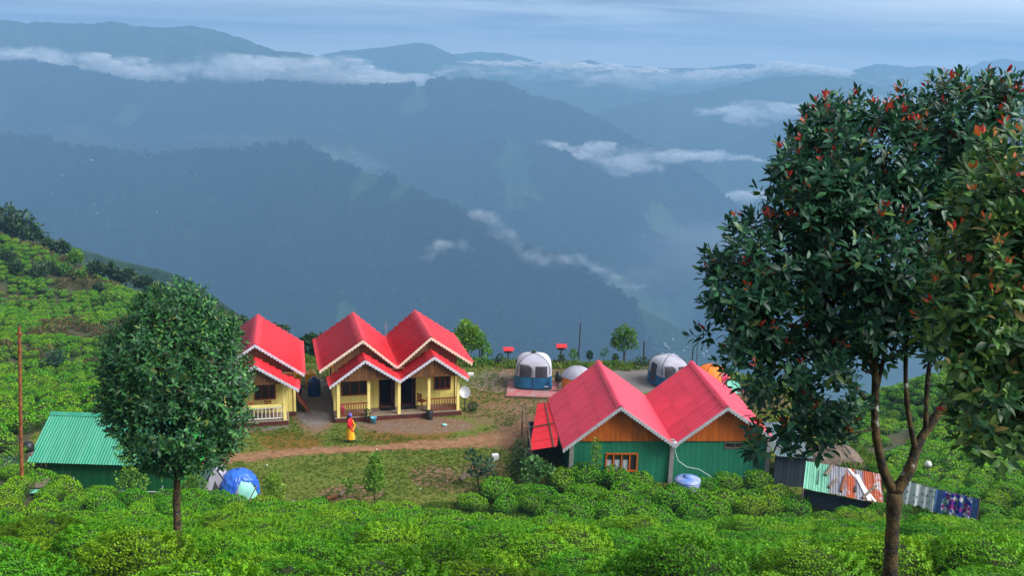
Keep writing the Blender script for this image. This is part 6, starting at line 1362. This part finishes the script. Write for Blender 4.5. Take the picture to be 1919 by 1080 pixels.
# big tree on the right
T = 9.0; t = empty('flowering_tree', tuple(RT_BASE), 0, 'large dark leaved tree on the right with red shoot tips and a forked trunk', 'tree')
lobes = [lob(1600, 320, 120, 115, T), lob(1540, 275, 45, 60, T, .35), lob(1690, 330, 120, 120, T+.2), lob(1790, 265, 110, 105, T+.1), lob(1830, 215, 55, 60, T, .35), lob(1885, 320, 80, 120, T+.4), lob(1520, 390, 80, 90, T-.2), lob(1470, 330, 28, 40, T-.2, .25), lob(1700, 470, 170, 140, T+.1), lob(1585, 480, 110, 110, T-.2),
    lob(1850, 480, 120, 150, T+.5), lob(1440, 500, 85, 75, T-.3), lob(1395, 560, 70, 70, T-.3), lob(1385, 640, 55, 48, T-.35), lob(1500, 590, 110, 80, T-.1), lob(1640, 590, 130, 75, T), lob(1780, 600, 110, 80, T+.3), lob(1440, 700, 70, 42, T-.4, .3), lob(1500, 690, 80, 50, T-.2, .35), lob(1545, 760, 62, 45, T-.3, .3), lob(1470, 790, 60, 32, T-.5, .25), lob(1530, 822, 62, 30, T-.4, .25), lob(1440, 845, 38, 24, T-.6, .2), lob(1600, 640, 80, 50, T+.3, .35)]
p0, d_ = tree_leaves(t, lobes, 2500, .115, DARK, REDT, .2, 3, 300, 11, .2)
b = tuple(RT_BASE-np.array([0, 0, .2])); fk = P(1677, 925, T)
limb(t, 'trunk', [b, P(1668, 1080, T), P(1672, 1000, T), fk], [.084, .066, .062, .074], n=14)
stems = {'a': [fk, P(1655, 880, T), P(1640, 800, T), P(1640, 700, T), P(1625, 610, T), P(1590, 500, T), P(1570, 380, T)], 'b': [fk, P(1705, 880, T), P(1722, 830, T+.05), P(1765, 765, T+.1), P(1810, 700, T+.2), P(1835, 600, T+.3), P(1850, 450, T+.4)],
    'c': [P(1716, 845, T+.02), P(1700, 760, T), P(1698, 660, T-.05), P(1712, 540, T), P(1700, 400, T)], 'd': [P(1735, 805, T+.06), P(1738, 720, T+.1), P(1752, 600, T+.1), P(1770, 450, T+.1), P(1795, 300, T+.1)],
    'e': [P(1640, 770, T), P(1600, 725, T-.1), P(1540, 680, T-.15), P(1470, 640, T-.25), P(1400, 590, T-.3)], 'f': [P(1640, 805, T), P(1600, 812, T-.1), P(1540, 820, T-.3), P(1470, 800, T-.4)], 'g': [P(1790, 735, T+.15), P(1840, 745, T+.2), P(1880, 700, T+.3), P(1910, 600, T+.4)],
    'h': [P(1636, 690, T), P(1590, 600, T-.1), P(1530, 500, T-.2), P(1480, 420, T-.2)], 'i': [P(1640, 740, T), P(1660, 640, T+.1), P(1655, 500, T+.15), P(1640, 360, T+.1)]}
R0 = {'a': .05, 'b': .058, 'c': .028, 'd': .026, 'e': .03, 'f': .014, 'g': .026, 'h': .022, 'i': .024}
anch = []
for k, pts_ in stems.items():
    limb(t, 'stem' if k in 'ab' else 'branch', pts_, list(np.linspace(R0[k], R0[k]*.3, len(pts_))))
    for a, c in zip(pts_[1:], pts_[2:]): anch += [a, (a+c)/2, c]
twigs(t, p0, d_, anch, 330, 5, .005)
# yellow berries: tiny, in clusters
r_ = np.random.default_rng(9); mb = MB(); o_ = np.array(t.location)
for i in r_.choice(len(p0), 240, replace=False):
    for _ in range(3):
        c = p0[i]+d_[i]*r_.uniform(-.02, .06)+r_.normal(0, .02, 3)-o_; s = .011; mb.add([(c[0]+s, c[1], c[2]), (c[0]-s, c[1], c[2]), (c[0], c[1]+s, c[2]), (c[0], c[1]-s, c[2]), (c[0], c[1], c[2]+s), (c[0], c[1], c[2]-s)], [(0, 2, 4), (2, 1, 4), (1, 3, 4), (3, 0, 4), (2, 0, 5), (1, 2, 5), (3, 1, 5), (0, 3, 5)])
M['berry'] = mat('berry', (.5, .42, .03), None, 3, .4); mb.build('berries', M['berry'], t)['kind'] = 'stuff'

# nearer tree entering at the right edge
T = 7.0; q = P(2080, 1100, T+.4); q[2] = H1(q[0], q[1]); t = empty('flowering_tree', tuple(q), 0, 'nearer tree at the right edge with olive leaves and orange young shoots', 'tree')
OL = [((.03, .1, .035), 4), ((.07, .17, .035), 3), ((.14, .24, .045), 2), ((.2, .17, .05), .3)]; ORT = [((.6, .12, .03), 4), ((.5, .22, .05), 3), ((.6, .04, .03), 2)]
lobes = [lob(1865, 400, 60, 70, T, .3), lob(1790, 655, 45, 50, T-.15, .25), lob(1895, 350, 75, 95, T, .35), lob(1905, 450, 100, 90, T), lob(1850, 520, 88, 80, T-.1, .35), lob(1820, 600, 72, 80, T-.15, .3), lob(1900, 620, 110, 110, T), lob(1880, 740, 90, 90, T-.1, .35), lob(1870, 820, 70, 50, T-.2, .3), lob(1985, 500, 110, 200, T+.2), lob(1990, 750, 100, 120, T+.2)]
p0, d_ = tree_leaves(t, lobes, 900, .112, OL, ORT, .3, 13, 300, 11, .25)
st = [tuple(q), P(2060, 950, T+.3), P(2020, 800, T+.2), P(1990, 600, T+.2), P(1960, 420, T+.1)]; limb(t, 'trunk', st, [.09, .08, .07, .045, .015]); br = [P(2020, 800, T+.2), P(1940, 720, T), P(1860, 600, T-.1)]; limb(t, 'branch', br, [.035, .025, .01]); twigs(t, p0, d_, [P(2000, 700, T), P(1960, 600, T), P(1980, 450, T), *br], 130, 6, .005)

# dense round tree on the left
T = 20.0; b = np.array(P(334, 1046, T)); b[2] = min(b[2], H1(b[0], b[1])+.1); t = empty('dense_tree', tuple(b), 0, 'dense egg shaped dark green tree in front of the green hut', 'tree')
lobes = [lob(328, 700, 110, 120, T), lob(325, 618, 74, 72, T), lob(266, 705, 70, 88, T-.2), lob(396, 715, 64, 92, T-.1), lob(254, 765, 56, 58, T-.2), lob(410, 790, 50, 58, T), lob(318, 790, 100, 78, T-.2), lob(362, 830, 70, 55, T), lob(300, 585, 40, 34, T-.1), lob(352, 572, 36, 28, T), lob(400, 640, 42, 46, T), lob(240, 655, 42, 44, T), lob(300, 850, 52, 36, T-.2)]
LG_ = [((.02, .085, .032), 5), ((.04, .15, .04), 3), ((.08, .25, .055), 1.8), ((.16, .24, .04), .25)]
p0, d_ = tree_leaves(t, lobes, 2500, .132, LG_, [((.12, .16, .05), 1)], .1, 23, 300, 10, .15, .6)
limb(t, 'trunk', [tuple(b-np.array([0, 0, .3])), P(333, 1000, T), P(331, 930, T), P(334, 870, T), P(340, 800, T)], [.1, .082, .075, .07, .05]); anch = []
for pts_ in ([P(334, 880, T), P(300, 820, T-.1), P(260, 740, T-.2)], [P(336, 870, T), P(380, 810, T), P(420, 730, T)], [P(338, 800, T), P(330, 700, T), P(325, 600, T)], [P(336, 850, T), P(352, 760, T-.2), P(360, 680, T-.1)]): limb(t, 'branch', pts_, [.045, .03, .01], 'bark'); anch += pts_[1:]
twigs(t, p0, d_, anch, 150, 7, .008)

# ------------------------------------------------------------------ small trees and shrubs
SM = {'bright': GY, 'green': GB, 'dark': GD, 'blue': GBL}
def small(name, label, px, pyb, lobes_px, ls, pal, n, seed, z=0, cat='tree', stems=1, t_=None, r=.045, lean_=0, group=None):
    b = Vector(on(px, pyb, z)) if t_ is None else Vector(P(px, pyb, t_)); 
    if t_ is not None: b.z = max(b.z, H1(b.x, b.y)-.1) if False else b.z
    t = empty(name, b, 0, label, cat, group); dep = project(np.array(b))[2]; r_ = np.random.default_rng(seed); fol = []
    A = []; tot = sum(a[2]*a[3] for a in lobes_px)
    pos_, dir_ = [], []
    for (cx, cy, rx, ry) in lobes_px:
        c = PY(cx, cy, b.y+r_.uniform(-.15, .15)*rx*dep/F); A.append(c); k = max(20, int(n*rx*ry/tot)); v = r_.normal(0, 1, (k, 3)); v /= np.linalg.norm(v, axis=1, keepdims=True); s = dep/F
        rr = r_.uniform(.15, 1, (k, 1))**.5*(1+.2*np.sin(v[:, :1]*6+seed)*np.cos(v[:, 2:]*5)); pos_.append(c+v*rr*np.array([rx*s, (rx+ry)/2*s, ry*s])); dir_.append(v)
    pos = np.concatenate(pos_)-np.array(b); v = np.concatenate(dir_); d = v+np.array([0, 0, .3])+r_.normal(0, .6, v.shape)
    col = pick(r_, len(pos), pal, .22); hi = r_.uniform(0, 1, len(pos)) < .12; col[hi] *= 1.4
    link(bpy.data.objects.new('crown', leaf_cloud('crown', pos, frames(d, v, r_, .5), ls*r_.uniform(.6, 1.3, len(pos)), col, M['shrub_leaf'], 'quad')), t)
    hi_ = max(A, key=lambda q: q[2]); mb = MB(); top = Vector(hi_)-b
    for k in range(stems):
        o_ = Vector((r_.uniform(-.15, .15), 0, 0))*(k > 0); tg = (Vector(A[k % len(A)])-b) if stems > 1 else top; tg = tg*.9
        MB().tube([o_+Vector((0, 0, -.2)), o_*1.5+tg*.45+Vector((r_.uniform(-.06, .06), 0, 0)), tg], [r, r*.75, r*.35], 7).build('trunk', M['bark'], t)
    mb = MB()
    for a in A[:8]: mb.tube([top*.45, (Vector(a)-b+top*.5)*.5, Vector(a)-b], [r*.5, r*.35, r*.15], 5)
    if len(A) > 2: mb.build('branches', M['bark'], t)
    return t
small('small_tree', 'bright green slender tree at the right end of the double cottage', 880, 676, [(872, 612, 14, 13), (868, 628, 18, 14), (885, 632, 18, 14), (876, 648, 20, 12), (890, 620, 8, 10)], .17, GY, 2600, 41)
small('small_tree', 'thin loose green sapling just right of the bright slender tree', 903, 678, [(903, 634, 9, 12), (908, 650, 12, 10), (912, 662, 12, 8), (900, 645, 6, 8)],   .14, GY, 800, 42, stems=2, r=.03)
small('small_tree', 'blue green feathery tree on the terrace edge behind the lodge', 1168, 676, [(1170, 622, 13, 14), (1158, 630, 12, 12), (1182, 628, 13, 13), (1164, 646, 16, 12), (1184, 645, 12, 10), (1152, 642, 9, 10)], .15, GB, 1900, 43, stems=3, r=.035)
small('small_tree', 'tiny green sapling left of the blue green tree', 1131, 678, [(1133, 658, 8, 6), (1130, 665, 6, 4)], .12, GB, 130, 44, r=.02)
for i, (x, yb, r1, r2, pal, lab) in enumerate([(1075, 674, 8, 10, GB, 'round bright shrub just left of the tall thin pole'), (1105, 674, 5, 8, GD, 'small dark shrub right of the tall thin pole'), (1153, 678, 5, 7, GD, 'small dark shrub left of the blue green tree base'), (1203, 688, 13, 10, GD, 'wide dark shrub at the foot of the wire pole'), (1390, 735, 30, 16, GB, 'broad green shrub beyond the teal tarp')]):
    small('shrub', lab, x, yb, [(x, yb-r2, r1, r2)], .13, pal, 260 if i < 4 else 700, 50+i, cat='shrub', r=.02)
small('shrub', 'dark green bushes right behind the corner of the double cottage', 890, 684, [(885, 678, 26, 9), (910, 682, 20, 8)], .13, GB, 700, 57, cat='shrub', r=.02)
# trees standing below the terrace behind the cottages
for i, (lob_, n, lab) in enumerate([([(575, 655, 16, 24), (598, 648, 16, 22), (560, 668, 12, 16), (585, 640, 14, 14), (570, 690, 22, 22), (598, 690, 20, 20)], 4200, 'dark tree clump between the two cottages'), ([(618, 634, 16, 12), (640, 628, 12, 8), (600, 640, 10, 10)], 800, 'dark tree top just left of the double cottage ridge'), ([(448, 606, 22, 14), (425, 612, 16, 12), (470, 622, 10, 10)], 800, 'dark bushy crown behind the single cottage ridge'), ([(528, 618, 14, 8), (512, 614, 8, 6)], 300, 'low dark crown showing over the single cottage roof')]):
    cx = lob_[0][0]; small('valley_tree', lab, cx, lob_[0][1]+70, lob_, .22, GD, n, 60+i, t_=78, r=.1)
# saplings nearer the camera
small('sapling', 'slim bright green sapling standing by itself at the lawn edge', 702, 950, [(703, 862, 9, 12), (703, 882, 16, 16), (702, 903, 21, 16), (700, 918, 14, 8)], .1, GY, 2300, 71, r=.03, stems=1)
small('sapling', 'light green rounded bush right of the blue tarp tent', 513, 960, [(512, 900, 14, 14), (513, 918, 20, 20), (515, 938, 17, 14)], .1, GY, 1900, 72, r=.03, cat='shrub')
small('sapling', 'loose yellow green sapling in front of the green hut', 244, 968, [(232, 850, 16, 20), (250, 872, 24, 20), (240, 898, 26, 18), (262, 905, 18, 18), (225, 915, 14, 12)], .12, GY, 1000, 73, r=.035, stems=2)
small('sapling', 'bushy green shrub between the dense tree trunk and the grey tent', 360, 968, [(352, 900, 16, 26), (372, 918, 18, 24), (355, 935, 24, 18), (385, 940, 14, 12)], .11, GB, 1700, 74, cat='shrub', r=.03)
small('sapling', 'yellow green vine covered stem around the foot of the rusty pole', 30, 935, [(30, 850, 22, 14), (45, 880, 16, 16), (15, 870, 20, 16), (22, 900, 18, 12)], .13, GY, 800, 75, r=.03, stems=2)
small('sapling', 'thin light green sapling before the lodge window', 1117, 915, [(1118, 832, 7, 10), (1117, 850, 11, 14), (1116, 872, 12, 14), (1115, 892, 10, 12)], .09, GY, 800, 76, r=.02)
small('shrub', 'dark dead bush with climbing leaves at the corner of the lean-to', 985, 905, [(975, 845, 14, 22), (990, 872, 20, 20), (968, 880, 14, 18)], .12, GD, 1300, 77, cat='shrub', r=.03, stems=2)
small('shrub', 'broad leaved green shrub below the lean-to roof', 1010, 915, [(1000, 870, 20, 12), (1025, 880, 14, 10), (995, 892, 22, 12)], .2, [((.05, .17, .04), 3), ((.1, .25, .06), 2)], 420, 78, cat='shrub', r=.03)
small('shrub', 'loose green shrub with spreading leaves at the lawn right edge', 898, 915, [(882, 855, 14, 10), (905, 868, 20, 12), (890, 885, 14, 10), (915, 890, 12, 10)], .17, GBL, 420, 79, cat='shrub', r=.03, stems=2)
small('shrub', 'small leafy plant beside the logs at the lawn edge', 652, 946, [(650, 905, 10, 8), (658, 918, 8, 8)], .13, GY, 130, 80, cat='shrub', r=.015)
for i, (x, y, r1, r2) in enumerate([(1010, 930, 10, 12), (965, 870, 10, 14), (1015, 865, 8, 12)]): pass
# bare stems before the hut
t = empty('dry_plant', on(122, 945, .3), 0, 'bare brown stems before the hut wall where sticks cross', 'plant'); mb = MB(); r_ = np.random.default_rng(2)
for k in range(12): mb.tube([(0, 0, 0), (r_.uniform(-.25, .25), 0, .8), (r_.uniform(-.5, .5), r_.uniform(-.1, .1), r_.uniform(1.3, 1.9))], [.012, .009, .005], 4)
mb.build('stems', M['wood_grey'], t)
# hillside trees on the left
for i, (px, py, rx, ry, pal, lab) in enumerate([(104, 672, 20, 22, GBL, 'lone small blue green tree half way up the tea hillside'), (142, 480, 12, 16, GY, 'bright green round tree on the skyline of the tea hill'), (75, 505, 16, 20, GD, 'dark bush in the upper tea hillside'), (92, 500, 14, 12, GD, 'dark rounded bush beside the dark upper bush'), (122, 505, 12, 12, GB, 'green bush in the dry patch of the hillside'), (180, 500, 16, 14, GD, 'dark green bush near the brown gully top'), (185, 540, 9, 12, GD, 'small very dark bush in the brown gully'), (205, 560, 18, 18, GB, 'broad green bush low in the brown gully'), (200, 640, 14, 14, GB, 'pale green bush just left of the dense tree'), (12, 480, 14, 16, GD, 'brownish dark bush at the left edge of the hillside'), (30, 500, 12, 14, GD, 'second dark bush near the left edge gully'), (150, 515, 12, 10, GB, 'low bush above the brown gully'), (168, 485, 12, 10, GB, 'low green bush on the hill skyline'), (262, 560, 12, 10, GB, 'pale bush where the hill drops behind the dense tree')]):
    h_ = ground_hit(px, py+ry, 45, 300)
    if h_ is None: h_ = ground_hit(px, py+ry+14, 45, 300)
    if h_ is None: continue
    dep = project(h_)[2]; small('hillside_tree', lab, px, py+ry, [(px, py, rx, ry*.8), (px-rx*.3, py+ry*.35, rx*.8, ry*.5), (px+rx*.35, py+ry*.25, rx*.7, ry*.5)], dep*.0026, pal, 700, 100+i, t_=dep, r=.06, cat='tree' if 'tree' in lab else 'bush')
for i, (px, py, rx, ry, t__, lab) in enumerate([(12, 406, 18, 20, 175, 'tall dark tree at the top left edge of the hill'), (42, 420, 26, 20, 178, 'wide dark tree crowning the hill top'), (25, 428, 20, 12, 176, 'low dark tree between the hill top trees'), (62, 436, 9, 9, 178, 'small dark tree at the right of the hill top clump'), (112, 462, 12, 8, 170, 'dark tree crown just beyond the hill skyline'), (88, 458, 10, 6, 170, 'low crown beyond the skyline left of the bright tree'), (205, 505, 14, 8, 165, 'dark crown beyond the skyline right of the bright tree'), (236, 515, 16, 10, 165, 'wide dark crown further down the skyline'), (272, 528, 10, 7, 160, 'small dark crown low on the skyline'), (295, 540, 12, 7, 160, 'last dark crown before the dense tree')]):
    small('skyline_tree', lab, px, py+ry+12, [(px, py, rx, ry), (px-rx*.8, py+ry*.7, rx*.8, ry*.8), (px+rx*.7, py+ry*.5, rx*.7, ry*.9), (px-rx*1.3, py+ry*.9, rx*.6, ry*.5), (px+rx*1.2, py+ry*1.1, rx*.7, ry*.5), (px+rx*.2, py-ry*.6, rx*.5, ry*.7)], .6, GD, 700, 130+i, t_=t__, r=.15)
